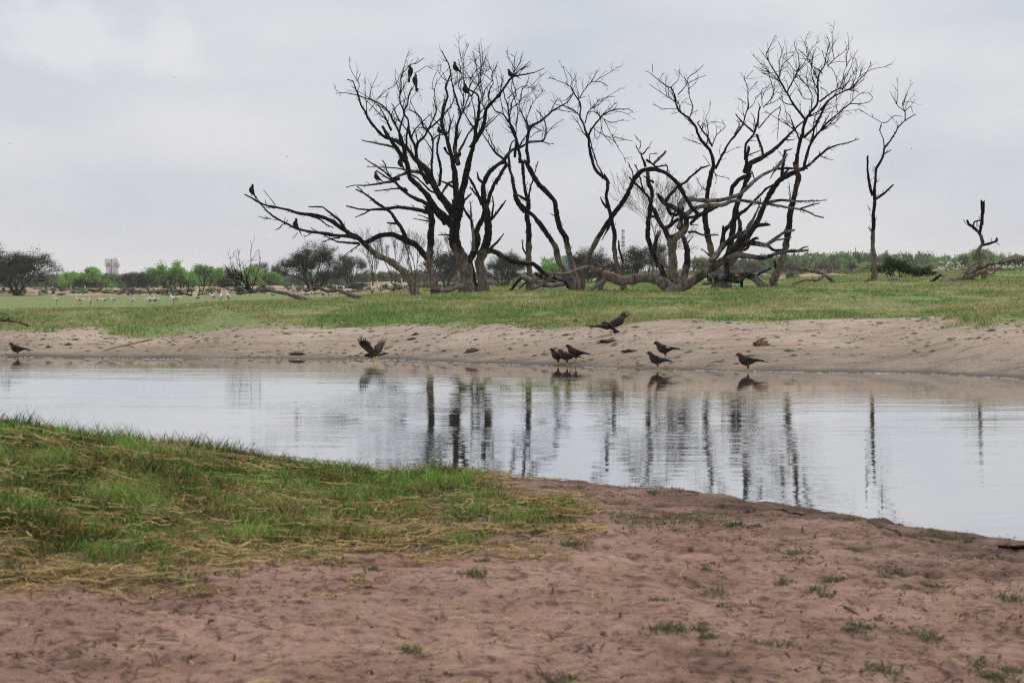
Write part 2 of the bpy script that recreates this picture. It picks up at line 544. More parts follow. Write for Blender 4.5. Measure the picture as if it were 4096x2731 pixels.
def grass_mask(X, Y):
    x = 2048 + F * X / Y
    Dw = CAMH * F / (interp(x, WATERLINE) - HOR)
    e = Y - (Dw + 6.0) + (fbm(X * 0.4, Y * 0.4, 31) - 0.5) * 7.0 + (fbm(X * 2.2, Y * 2.2, 33) - 0.5) * 2.0
    return sstep(-1.0, 0.9, e)

def ground_hit(x, y, y0=32.0, y1=262.0):
    """where the line of sight through (x, y) meets the far ground"""
    Y = np.linspace(y0, y1, 6000)
    d = ray(x, y)
    X = d[0] / d[1] * Y
    Z = CAMH + d[2] / d[1] * Y
    g = np.maximum(ground_z(X, Y), -0.02)
    k = np.argmax(Z <= g)
    if not (Z <= g).any():
        k = len(Y) - 1
    return np.array([X[k], Y[k], g[k]])

def grid_mesh(XX, YY, ZZ, col):
    r, c = XX.shape
    V = np.stack([XX, YY, ZZ], -1).reshape(-1, 3)
    i = (np.arange(r - 1)[:, None] * c + np.arange(c - 1)[None, :]).reshape(-1)
    Q = np.stack([i, i + 1, i + c + 1, i + c], 1)
    return mesh_data('ground', V, Q, col.reshape(-1, col.shape[-1]), True)

# far ground: rows close together near the water, wide apart towards the horizon
Yr = np.concatenate([np.arange(28, 62, 0.12), np.arange(62, 110, 0.3), np.arange(110, 252, 1.5), np.arange(252, 275, 0.5),
                     np.geomspace(276, 4000, 40)])
ur = np.linspace(-0.42, 0.42, 560)
UU, YY = np.meshgrid(ur, Yr)
XX = UU * YY
ZZ = ground_z(XX, YY)
gm = grass_mask(XX, YY)
xx = 2048 + F * XX / YY
Dw = CAMH * F / (interp(xx, WATERLINE) - HOR)
wn_ = YY - Dw + (fbm(XX * 1.2, YY * 1.2, 41) - 0.5) * 1.2
wet = np.clip(0.62 * (1 - sstep(0.1, 1.2, wn_)) + 0.38 * (1 - sstep(0.8, 4.2, wn_)), 0, 1)
berm = sstep(250, 258, YY + (fbm(XX * 0.08, YY * 0.08, 51) - 0.5) * 14) * sstep(0.35, 0.55, fbm(XX * 0.03 + 4, YY * 0.03, 53) + 0.16)
o = link('ground', grid_mesh(XX, YY, ZZ, np.stack([gm, wet, berm], -1)), M_far)
tag(o, kind='structure')

# near bank
SHORE = [(-2600, 18.6), (-600, 17.6), (0, 17.4), (1000, 17.0), (1900, 16.1), (2300, 15.7), (2800, 14.95), (3050, 14.15),
         (3500, 13.05), (3800, 12.45), (4096, 12.05), (4700, 11.3), (6500, 10.0)]
def prints(X, Y, cell, seed, size, share):
    """scattered hoof prints: a pit with a raised rim"""
    out = 0.0
    ci, cj = np.floor(X / cell).astype(np.int64), np.floor(Y / cell).astype(np.int64)
    for di in (-1, 0, 1):
        for dj in (-1, 0, 1):
            i, j = ci + di, cj + dj
            cx, cy = (i + hash2(i, j, seed)) * cell, (j + hash2(i, j, seed + 1)) * cell
            on = hash2(i, j, seed + 2) < share
            a = hash2(i, j, seed + 3) * 3.14
            u = (X - cx) * np.cos(a) + (Y - cy) * np.sin(a)
            v = -(X - cx) * np.sin(a) + (Y - cy) * np.cos(a)
            r = np.sqrt((u / size) ** 2 + (v / (size * .7)) ** 2)
            out = out + on * (-np.exp(-r ** 4) + 0.45 * np.exp(-((r - 1.5) / .35) ** 2))
    return out

def near_z(X, Y, detail=True):
    X, Y = np.broadcast_arrays(np.asarray(X, float), np.asarray(Y, float))
    x = 2048 + F * X / np.maximum(Y, 5)
    d = interp(x, SHORE) - Y + (fbm(X * 1.1, Y * 1.1, 61) - 0.5) * 0.7 + (fbm(X * 4.0, Y * 4.0, 63) - 0.5) * 0.25
    z = np.where(d > 0, 0.085 * sstep(0, 0.30, d) + 0.020 * np.clip(d, 0, 12), d * 0.35)
    sx = np.interp(x, [-300, 0, 700, 1350], [1.05, 1.0, 0.47, 0.0])
    z = z + sx * 0.42 * np.exp(-((Y - 14.3) / 3.0) ** 2) * sstep(-0.2, 1.6, d)
    if detail:
        land = sstep(0.0, 0.5, d)
        z = z + land * ((fbm(X * 0.9, Y * 0.9, 71) - 0.5) * 0.07 + (fbm(X * 4.5, Y * 4.5, 73, 3) - 0.5) * 0.035)
        z = z + land * (0.020 * prints(X, Y, 0.30, 201, 0.055, 0.5) + 0.011 * prints(X, Y, 0.16, 211, 0.03, 0.45))
        pit = vnoise(X * 7.0, Y * 7.0, 77)
        z = z - land * 0.030 * sstep(0.66, 0.84, pit) - land * 0.012 * sstep(0.7, 0.85, vnoise(X * 14, Y * 12, 79))
    return np.maximum(z, -0.5)

def near_density(X, Y, Z):
    """1 = thick grass, 0 = bare dirt"""
    x, y = proj(np.stack([X, Y, Z], -1).reshape(-1, 3))
    x, y = x.reshape(X.shape), y.reshape(X.shape)
    yd = np.interp(x, [-600, 0, 700, 1200, 1600, 1960, 2200, 2350], [2180, 2140, 2140, 2060, 2030, 2010, 2050, 2080])
    yb = np.interp(x, [-600, 0, 400, 800, 1100, 1500, 1900, 2280, 2400, 2450], [2440, 2390, 2430, 2410, 2310, 2240, 2205, 2200, 2150, 1900])
    n = (fbm(X * 1.6, Y * 1.6, 81) - 0.5)
    t = (y - yd) / (yb - yd + 1e-6) + n * 1.5 + (fbm(X * 6, Y * 6, 85) - 0.5) * 1.2
    d = np.where(yb > yd, 1 - sstep(-0.1, 1.1, t), 0)
    # bare tongue between the main sward and the tail patch
    d = d * (1 - sstep(1780, 2120, x + (fbm(X * 3, Y * 3, 87) - 0.5) * 500) * (1 - sstep(1960, 2050, y)))
    d = d * (1 - sstep(2120, 2430, x + (fbm(X * 3.5, Y * 3.5, 89) - 0.5) * 420))
    return np.clip(d, 0, 1)

gx, gy = np.arange(-7.0, 7.01, 0.04), np.arange(4.5, 19.0, 0.04)
XX, YY = np.meshgrid(gx, gy)
ZZ = near_z(XX, YY)
dens = near_density(XX, YY, ZZ)
xx = 2048 + F * XX / YY
dd = interp(xx, SHORE) - YY
wet = 1 - sstep(0.055, 0.150, ZZ + (fbm(XX * 2.5, YY * 2.5, 83) - 0.5) * 0.07)
V3 = np.stack([dens, wet * (dens < 0.9), np.zeros_like(dens)], -1)
o = link('near_bank', grid_mesh(XX, YY, ZZ, V3), M_near)
o.data.name = 'near_bank'
tag(o, kind='structure')

# outer skirts of the near bank, out of the picture
def flat_grid(x0, x1, y0, y1, st, f):
    X_, Y_ = np.meshgrid(np.arange(x0, x1 + st * 0.5, st), np.arange(y0, y1 + st * 0.5, st))
    return grid_mesh(X_, Y_, f(X_, Y_), np.zeros(X_.shape + (3,)))
for (a, b, c, d) in ((-30, -7.0, -12, 19.0), (7.0, 30, -12, 19.0), (-7.0, 7.0, -12, 4.5)):
    o = link('near_ground', flat_grid(a, b, c, d, 0.5, lambda X_, Y_: near_z(X_, Y_) - 0.01), M_near)
    tag(o, kind='structure')

# water
wx, wy = np.meshgrid(np.linspace(-45, 45, 181), np.linspace(6, 55, 197))
# water is sheltered and calmer along both shores
w_px = 2048 + F * wx / wy
d_far = CAMH * F / (interp(w_px, WATERLINE) - HOR) - wy
d_near = wy - interp(w_px, SHORE)
calm = (0.10 + 0.90 * sstep(2.0, 7.0, d_far)) * (0.30 + 0.70 * sstep(0.5, 7.0, d_near))
o = link('water', grid_mesh(wx, wy, np.zeros_like(wx), np.stack([calm] * 3, -1)), M_water)
o.data.name = 'water'
tag(o, kind='structure')

# pale strip painted in for the sky's reflection in wavelets along the far waterline
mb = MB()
M_glint = mat_plain('painted_glint', (0.36, 0.36, 0.37), 0.25, 0.4, 8.0, 0.5)
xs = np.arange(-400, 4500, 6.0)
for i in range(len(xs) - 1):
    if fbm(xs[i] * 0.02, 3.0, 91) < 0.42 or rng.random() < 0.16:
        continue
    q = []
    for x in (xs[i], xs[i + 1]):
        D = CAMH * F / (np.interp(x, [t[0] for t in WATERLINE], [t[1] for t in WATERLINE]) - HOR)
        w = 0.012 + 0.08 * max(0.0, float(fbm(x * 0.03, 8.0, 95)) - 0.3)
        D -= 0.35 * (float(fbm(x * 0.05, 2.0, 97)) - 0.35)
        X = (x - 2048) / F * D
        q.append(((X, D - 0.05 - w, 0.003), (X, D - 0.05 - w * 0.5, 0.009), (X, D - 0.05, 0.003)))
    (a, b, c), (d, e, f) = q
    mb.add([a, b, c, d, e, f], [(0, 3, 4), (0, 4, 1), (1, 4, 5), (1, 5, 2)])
o = mb.build('glint_line', M_glint, smooth=True)
tag(o, 'painted pale glint of sky along the far waterline', 'sky_glint', kind='stuff')

# ---------------------------------------------------------------- grass
def blades(P, H, W, az, lean, col, seg=2):
    """blades at P (N,3): height H, width W, leaning by lean (rad) towards az; each a bent strip"""
    N = len(P)
    side = np.stack([-np.sin(az + 1.2), np.cos(az + 1.2), np.zeros(N)], 1)
    dirh = np.stack([np.cos(az), np.sin(az), np.zeros(N)], 1)
    up = np.array([0, 0, 1.0])
    if seg == 1:
        tip = P + dirh * (H * np.sin(lean))[:, None] + up * (H * np.cos(lean))[:, None]
        V = np.stack([P - side * W[:, None] / 2, P + side * W[:, None] / 2, tip], 1).reshape(-1, 3)
        T = np.arange(3 * N).reshape(-1, 3)
        k = 3
    else:
        l2 = np.minimum(lean * 1.9 + 0.25, 1.95)
        mid = P + dirh * (0.55 * H * np.sin(lean))[:, None] + up * (0.55 * H * np.cos(lean))[:, None]
        tip = mid + dirh * (0.5 * H * np.sin(l2))[:, None] + up * (0.5 * H * np.cos(l2))[:, None]
        s = side * W[:, None] / 2
        V = np.stack([P - s, P + s, mid - s * 0.8, mid + s * 0.8, tip], 1).reshape(-1, 3)
        b = np.arange(N)[:, None] * 5
        T = np.concatenate([b + np.array([[0, 1, 3]]), b + np.array([[0, 3, 2]]), b + np.array([[2, 3, 4]])])
        k = 5
    return V, T, np.repeat(col, k, 0)

def pick_col(N, pal, w, var=0.25):
    pal = np.asarray(pal, float)
    w = np.asarray(w, float) / np.sum(w)
    c = pal[rng.choice(len(pal), N, p=w)]
    return c * (1 + rng.normal(0, var, (N, 1))).clip(0.4, 1.8)

GREENS = [(0.090, 0.190, 0.028), (0.145, 0.265, 0.045), (0.210, 0.300, 0.080), (0.070, 0.130, 0.030)]
STRAWS = [(0.42, 0.30, 0.12), (0.31, 0.20, 0.08), (0.50, 0.39, 0.19), (0.20, 0.12, 0.05)]

def far_grass(n, y0, y1, hmin, hmax, w, name, label):
    Y = y0 + (y1 - y0) * rng.random(n) ** 1.15
    X = (rng.random(n) * 2 - 1) * 0.30 * Y
    m = grass_mask(X, Y)
    patch = 0.6 * fbm(X * 0.55, Y * 0.22, 101) + 0.4 * fbm(X * 1.6, Y * 0.8, 102)
    keep = rng.random(n) < m * (0.45 + 1.2 * sstep(0.3, 0.65, patch))
    X, Y, patch = X[keep], Y[keep], patch[keep]
    k = len(X)
    Z = ground_z(X, Y) - 0.01
    dry = fbm(X * 0.45, Y * 0.20, 103) + 0.5 * (fbm(X * 1.5, Y * 1.0, 105) - 0.5)
    isdry = rng.random(k) < 0.08 + 0.48 * sstep(0.42, 0.64, dry)
    col = np.where(isdry[:, None], pick_col(k, [(0.50, 0.40, 0.20), (0.42, 0.31, 0.14), (0.58, 0.48, 0.27), (0.30, 0.20, 0.10)], (3, 3, 2, 1)), pick_col(k, [(0.130, 0.255, 0.048), (0.190, 0.330, 0.078), (0.265, 0.375, 0.125), (0.080, 0.140, 0.045)], (3, 3, 2, 3)))
    tall = hmin + (hmax - hmin) * sstep(0.35, 0.7, patch) * (0.4 + 0.6 * rng.random(k))
    V, T, Cc = blades(np.stack([X, Y, Z], 1), tall * (1 + 0.25 * isdry), np.full(k, w) * (0.7 + 0.6 * rng.random(k)),
                      rng.random(k) * 6.283, np.abs(rng.normal(0.75, 0.40, k)) + 0.35 * isdry, col, 1)
    o = link(name, mesh_data(name, V, T, Cc), M_blade)
    tag(o, label, 'grass', kind='stuff')

far_grass(390000, 38, 66, 0.04, 0.19, 0.018, 'bank_grass', 'green and straw grass covering the far bank above the sand')
far_grass(230000, 66, 108, 0.07, 0.19, 0.024, 'bank_grass', 'short green grass around the feet of the dead trees')
far_grass(50000, 108, 250, 0.03, 0.10, 0.05, 'plain_grass', 'low grass on the plain where the storks stand')

# long dry stems lying in the far grass
n = 60000
Y = 45 + 60 * rng.random(n) ** 1.3
X = (rng.random(n) * 2 - 1) * 0.30 * Y
keep = rng.random(n) < grass_mask(X, Y) * sstep(0.40, 0.62, fbm(X * 0.35, Y * 0.35, 107))
X, Y = X[keep], Y[keep]
k = len(X)
V, T, Cc = blades(np.stack([X, Y, ground_z(X, Y) + 0.01], 1), 0.12 + 0.22 * rng.random(k), np.full(k, 0.016), rng.random(k) * 6.283, 0.9 + 0.5 * rng.random(k),
                  pick_col(k, [(0.50, 0.40, 0.20), (0.40, 0.29, 0.13), (0.58, 0.50, 0.30), (0.30, 0.30, 0.12)], (3, 3, 2, 2), 0.2), 2)
o = link('dry_stems', mesh_data('dry_stems', V, T, Cc), M_blade)
tag(o, 'dry straw-coloured stems lying in the far bank grass', 'grass', kind='stuff')

# near sward
def near_points(n):
    Y = 5.8 + 12.2 * rng.random(n)
    X = (rng.random(n) * 2 - 1) * 0.30 * Y
    return X, Y, near_z(X, Y)

X, Y, Z = near_points(520000)
d = near_density(X, Y, Z)
x_, y_ = proj(np.stack([X, Y, Z], 1))
keep = (rng.random(len(X)) < d ** 1.3) & (interp(2048 + F * X / Y, SHORE) - Y > 0.02)
X, Y, Z, d = X[keep], Y[keep], Z[keep], d[keep]
k = len(X)
pt = fbm(X * 2.2, Y * 2.2, 111)
edge = 1 - d
isdry = rng.random(k) < 0.14 + 0.30 * edge + 0.34 * sstep(0.5, 0.7, fbm(X * 1.1, Y * 1.1, 113))
greyw = rng.random(k) < 0.75 * sstep(0.25, 0.8, edge)
g = pick_col(k, GREENS, (3, 4, 2, 3)) * (0.40 + 1.5 * sstep(.25, .75, fbm(X * 3.0, Y * 3.0, 117)))[:, None]
g = np.where(greyw[:, None], pick_col(k, [(0.10, 0.13, 0.085), (0.13, 0.15, 0.105), (0.07, 0.10, 0.05)], (2, 2, 2)), g)
col = np.where(isdry[:, None], pick_col(k, STRAWS, (3, 4, 1, 4)), g)
clmp = fbm(X * 3.8, Y * 3.8, 115)
H = 1.30 * (0.022 + 0.080 * sstep(0.25, 0.75, pt)) * (0.35 + 0.9 * rng.random(k) ** 1.5) * (0.35 + 0.65 * d) * (0.6 + 0.9 * sstep(.35, .7, clmp))
V, T, Cc = blades(np.stack([X, Y, Z - 0.004], 1), H * (1 + 0.25 * isdry), 0.0045 + 0.005 * rng.random(k), rng.random(k) * 6.283,
                  np.abs(rng.normal(0.4, 0.3, k)) + 0.3 * isdry, col, 2)
o = link('near_grass', mesh_data('near_grass', V, T, Cc), M_blade)
tag(o, 'thick green grass on the near bank, lower left', 'grass', kind='stuff')

# straw lying over the sward's edge and the dirt
def straw(n, dens_f, lmin, lmax, wmin, wmax, name, label, pal=STRAWS, w=(4, 3, 3, 2)):
    X, Y, Z = near_points(n)
    d = near_density(X, Y, Z)
    keep = (rng.random(n) < dens_f(X, Y, Z, d)) & (interp(2048 + F * X / Y, SHORE) - Y > 0.15)
    X, Y, Z, d = X[keep], Y[keep], Z[keep], d[keep]
    k = len(X)
    az = rng.normal(0.0, 0.8, k) + math.pi * rng.integers(0, 2, k)
    L = lmin + (lmax - lmin) * rng.random(k) ** 2.2
    bend = rng.normal(0, 0.35, k)
    W = wmin + (wmax - wmin) * rng.random(k)
    col = pick_col(k, pal, w, 0.2)
    VV, TT = [], []
    for s in range(4):
        t = s / 3.0 - 0.5
        a2 = az + bend * (s - 1.5)
        cx, cy = X + np.cos(az) * L * t - np.sin(az) * bend * L * (t * t - 0.08), Y + np.sin(az) * L * t + np.cos(az) * bend * L * (t * t - 0.08)
        cz = near_z(cx, cy) + 0.006 + 0.05 * d + 0.012 * rng.random(k)
        nx, ny = -np.sin(a2) * W / 2, np.cos(a2) * W / 2
        VV += [np.stack([cx - nx, cy - ny, cz], 1), np.stack([cx + nx, cy + ny, cz + 0.003], 1)]
    V = np.stack(VV, 1).reshape(-1, 3)
    b = np.arange(k)[:, None] * 8
    T = np.concatenate([b + np.array([q]) for s in range(3) for q in ((2 * s, 2 * s + 1, 2 * s + 3), (2 * s, 2 * s + 3, 2 * s + 2))])
    o = link(name, mesh_data(name, V, T, np.repeat(col, 8, 0)), M_blade)
    tag(o, label, 'straw', kind='stuff')

straw(60000, lambda X, Y, Z, d: np.where(d > 0.02, 0.16 + 0.84 * np.clip(1.35 - np.abs(d - 0.35) * 1.7, 0, 1), 0) * sstep(0.3, 0.6, fbm(X * 1.4, Y * 1.4, 121)),
      0.03, 0.24, 0.003, 0.008, 'matted_straw', 'yellow straw matted over the edge of the near grass')
straw(9000, lambda X, Y, Z, d: np.where(d < 0.05, 0.10 + 0.30 * sstep(0.45, 0.7, fbm(X * 0.9, Y * 0.9, 123)), 0),
      0.015, 0.13, 0.003, 0.007, 'scattered_straw', 'loose bits of straw scattered over the bare reddish dirt')
straw(12000, lambda X, Y, Z, d: np.where(d < 0.1, 0.10 + 0.5 * sstep(.45, .65, fbm(X * .8, Y * .8, 127)), 0), 0.015, 0.06, 0.004, 0.012, 'dark_litter', 'dark crumbs of litter scattered over the reddish dirt',
      [(0.09, 0.05, 0.035), (0.06, 0.04, 0.03), (0.14, 0.08, 0.06)], (2, 2, 1))

straw(700, lambda X, Y, Z, d: np.where(d < 0.1, 0.10, 0.02), 0.008, 0.03, 0.006, 0.012, 'pale_flecks', 'pale flecks of feather and grit on the reddish dirt',
      [(0.62, 0.60, 0.58), (0.5, 0.46, 0.43)], (2, 1))
# small green tufts on the bare dirt
TUFTS = [(2696 + a * .595, 1800 + b * .595, s) for a, b, s in (
    (210, 770, 1), (260, 740, .7), (790, 685, 1.2), (840, 740, .7), (750, 875, 1), (970, 965, 1.5), (1040, 990, .8), (300, 945, 1.1), (370, 1065, 1), (1070, 860, 1.1),
    (1500, 795, 1), (1420, 850, .9), (1740, 905, .8), (1700, 900, .6), (2260, 1030, 1.3), (1270, 1195, 1.4), (1180, 1235, 1), (1720, 1270, 1.5), (1560, 1240, .9), (640, 1310, 1.5),
    (1390, 1505, 1.4), (20, 1240, 1.1), (180, 1240, .9), (250, 1290, .8), (2270, 1475, 1), (1220, 675, 1), (1770, 582, 1.7), (1850, 590, 1), (1980, 612, 1), (380, 520, 1.2), (450, 515, 1.2), (540, 515, 1),
    (330, 360, .8), (2150, 1530, 1.4), (1060, 465, 1), (1200, 485, 1.2), (1350, 505, 1.2), (2050, 1410, .8))] + [
    (1300 + a * .595, 1800 + b * .595, s) for a, b, s in (
    (950, 715, 1.1), (1080, 765, .9), (990, 870, 1.4), (560, 1355, 1), (1570, 1510, 1.3), (750, 970, .7), (2290, 1240, 1.2), (2240, 1030, .9), (320, 805, .7), (1420, 745, .6),
    (1390, 640, 1.2), (1650, 650, 1.4), (1700, 640, 1.2), (1430, 580, 1.8), (1380, 320, .8), (1500, 260, 1), (1700, 265, 1.1), (2200, 290, 1), (1060, 760, .6))]
def near_hit(x, y):
    d = ray(x, y)
    Y = np.linspace(5, 18, 900)
    X = d[0] / d[1] * Y
    Zr = CAMH + d[2] / d[1] * Y
    k = np.argmax(Zr <= near_z(X, Y, False))
    return np.array([X[k], Y[k], float(near_z(X[k:k + 1], Y[k:k + 1])[0])])
PP, HH = [], []
for (x, y, s) in TUFTS:
    p = near_hit(x, y)
    n = int(80 * s)
    q = np.stack([rng.normal(0, 0.026 * s, n), rng.normal(0, 0.035 * s, n), np.zeros(n)], 1) + p
    q[:, 2] = near_z(q[:, 0], q[:, 1])
    PP.append(q)
    HH.append((0.012 + 0.026 * rng.random(n)) * min(s, 1.3))
# low grey-green weed mats
for (x0, x1, y0, y1, n) in ((1950, 2350, 2015, 2110, 5000), (2380, 2900, 2040, 2110, 3800), (2700, 3060, 2090, 2120, 900), (1900, 2700, 1945, 1985, 2200), (1400, 1800, 2130, 2230, 4000)):
    xs_, ys_ = x0 + (x1 - x0) * rng.random(n), y0 + (y1 - y0) * rng.random(n)
    a = np.stack([near_hit(xs_[i], ys_[i]) for i in range(0, n, 10)])
    q = np.repeat(a, 10, 0)[:n] + np.stack([rng.normal(0, .05, n), rng.normal(0, .06, n), np.zeros(n)], 1)
    q = q[fbm(q[:, 0] * 2.5, q[:, 1] * 2.5, 131) > 0.5]
    q[:, 2] = near_z(q[:, 0], q[:, 1])
    PP.append(q)
    HH.append(0.008 + 0.014 * rng.random(len(q)))
P, H = np.concatenate(PP), np.concatenate(HH)
k = len(P)
V, T, Cc = blades(P, H, 0.004 + 0.004 * rng.random(k), rng.random(k) * 6.283, np.abs(rng.normal(0.7, 0.35, k)),
                  pick_col(k, [(0.07, 0.12, 0.03), (0.11, 0.15, 0.06), (0.12, 0.14, 0.09), (0.2, 0.17, 0.08)], (3, 3, 3, 1)), 2)
o = link('grass_tufts', mesh_data('grass_tufts', V, T, Cc), M_blade)
tag(o, 'small green tufts and weed mats dotted over the reddish dirt', 'grass', kind='stuff')

# a few taller stalks standing against the water, left
P, H, A_, Ln, Cl, W_ = [], [], [], [], [], []
for (x, y, h, az, ln, dry) in ((345, 1760, .28, math.pi, .18, 1), (370, 1765, .12, 0, .2, 1), (620, 1800, .13, .3, .25, 0), (610, 1800, .10, 2.6, .2, 0), (800, 1800, .15, 0.2, .3, 0), (805, 1800, .09, 2.9, .3, 0),
                               (1000, 1835, .11, 0, .1, 1), (1040, 1840, .24, 0.05, .95, 1), (200, 1730, .15, .4, .5, 0), (110, 1700, .12, .2, .5, 0), (60, 1690, .12, 2.5, .3, 0), (160, 1710, .12, 1.5, .1, 0), (935, 1830, .1, 1, .1, 0), (1220, 1860, .07, 2.6, .3, 1)):
    p = near_hit(x, y + 40)
    for j in range(1 if dry else 5):
        P.append(p + np.array([rng.normal(0, .008), rng.normal(0, .01), 0])); H.append(h * (0.7 + 0.3 * rng.random() if j else 1)); A_.append(az + rng.normal(0, .5) * (j > 0)); Ln.append(ln)
        Cl.append((0.42, 0.33, 0.2) if dry else (0.05, 0.10, 0.02)); W_.append(0.009)
V, T, Cc = blades(np.array(P), np.array(H), np.array(W_), np.array(A_), np.array(Ln), np.array(Cl), 2)
o = link('tall_stalks', mesh_data('tall_stalks', V, T, Cc), M_blade)
tag(o, 'few tall stalks standing up against the water', 'grass', kind='stuff')
# ---------------------------------------------------------------- dead trees and fallen wood
CROPS = {'A': (900, 650, .38265), 'B': (1300, 200, .38265), 'C': (1700, 150, .38265), 'D': (1600, 650, .38265), 'E': (2000, 650, .38265),
         'F': (2200, 150, .38265), 'G': (2450, 150, .38265), 'H': (2900, 100, .41454), 'I': (2500, 600, .38265), 'J': (2800, 600, .38265),
         'K': (3300, 350, .5423), 'L': (3600, 750, .319), 'M': (600, 900, .34432), 'N': (0, 900, .34432)}
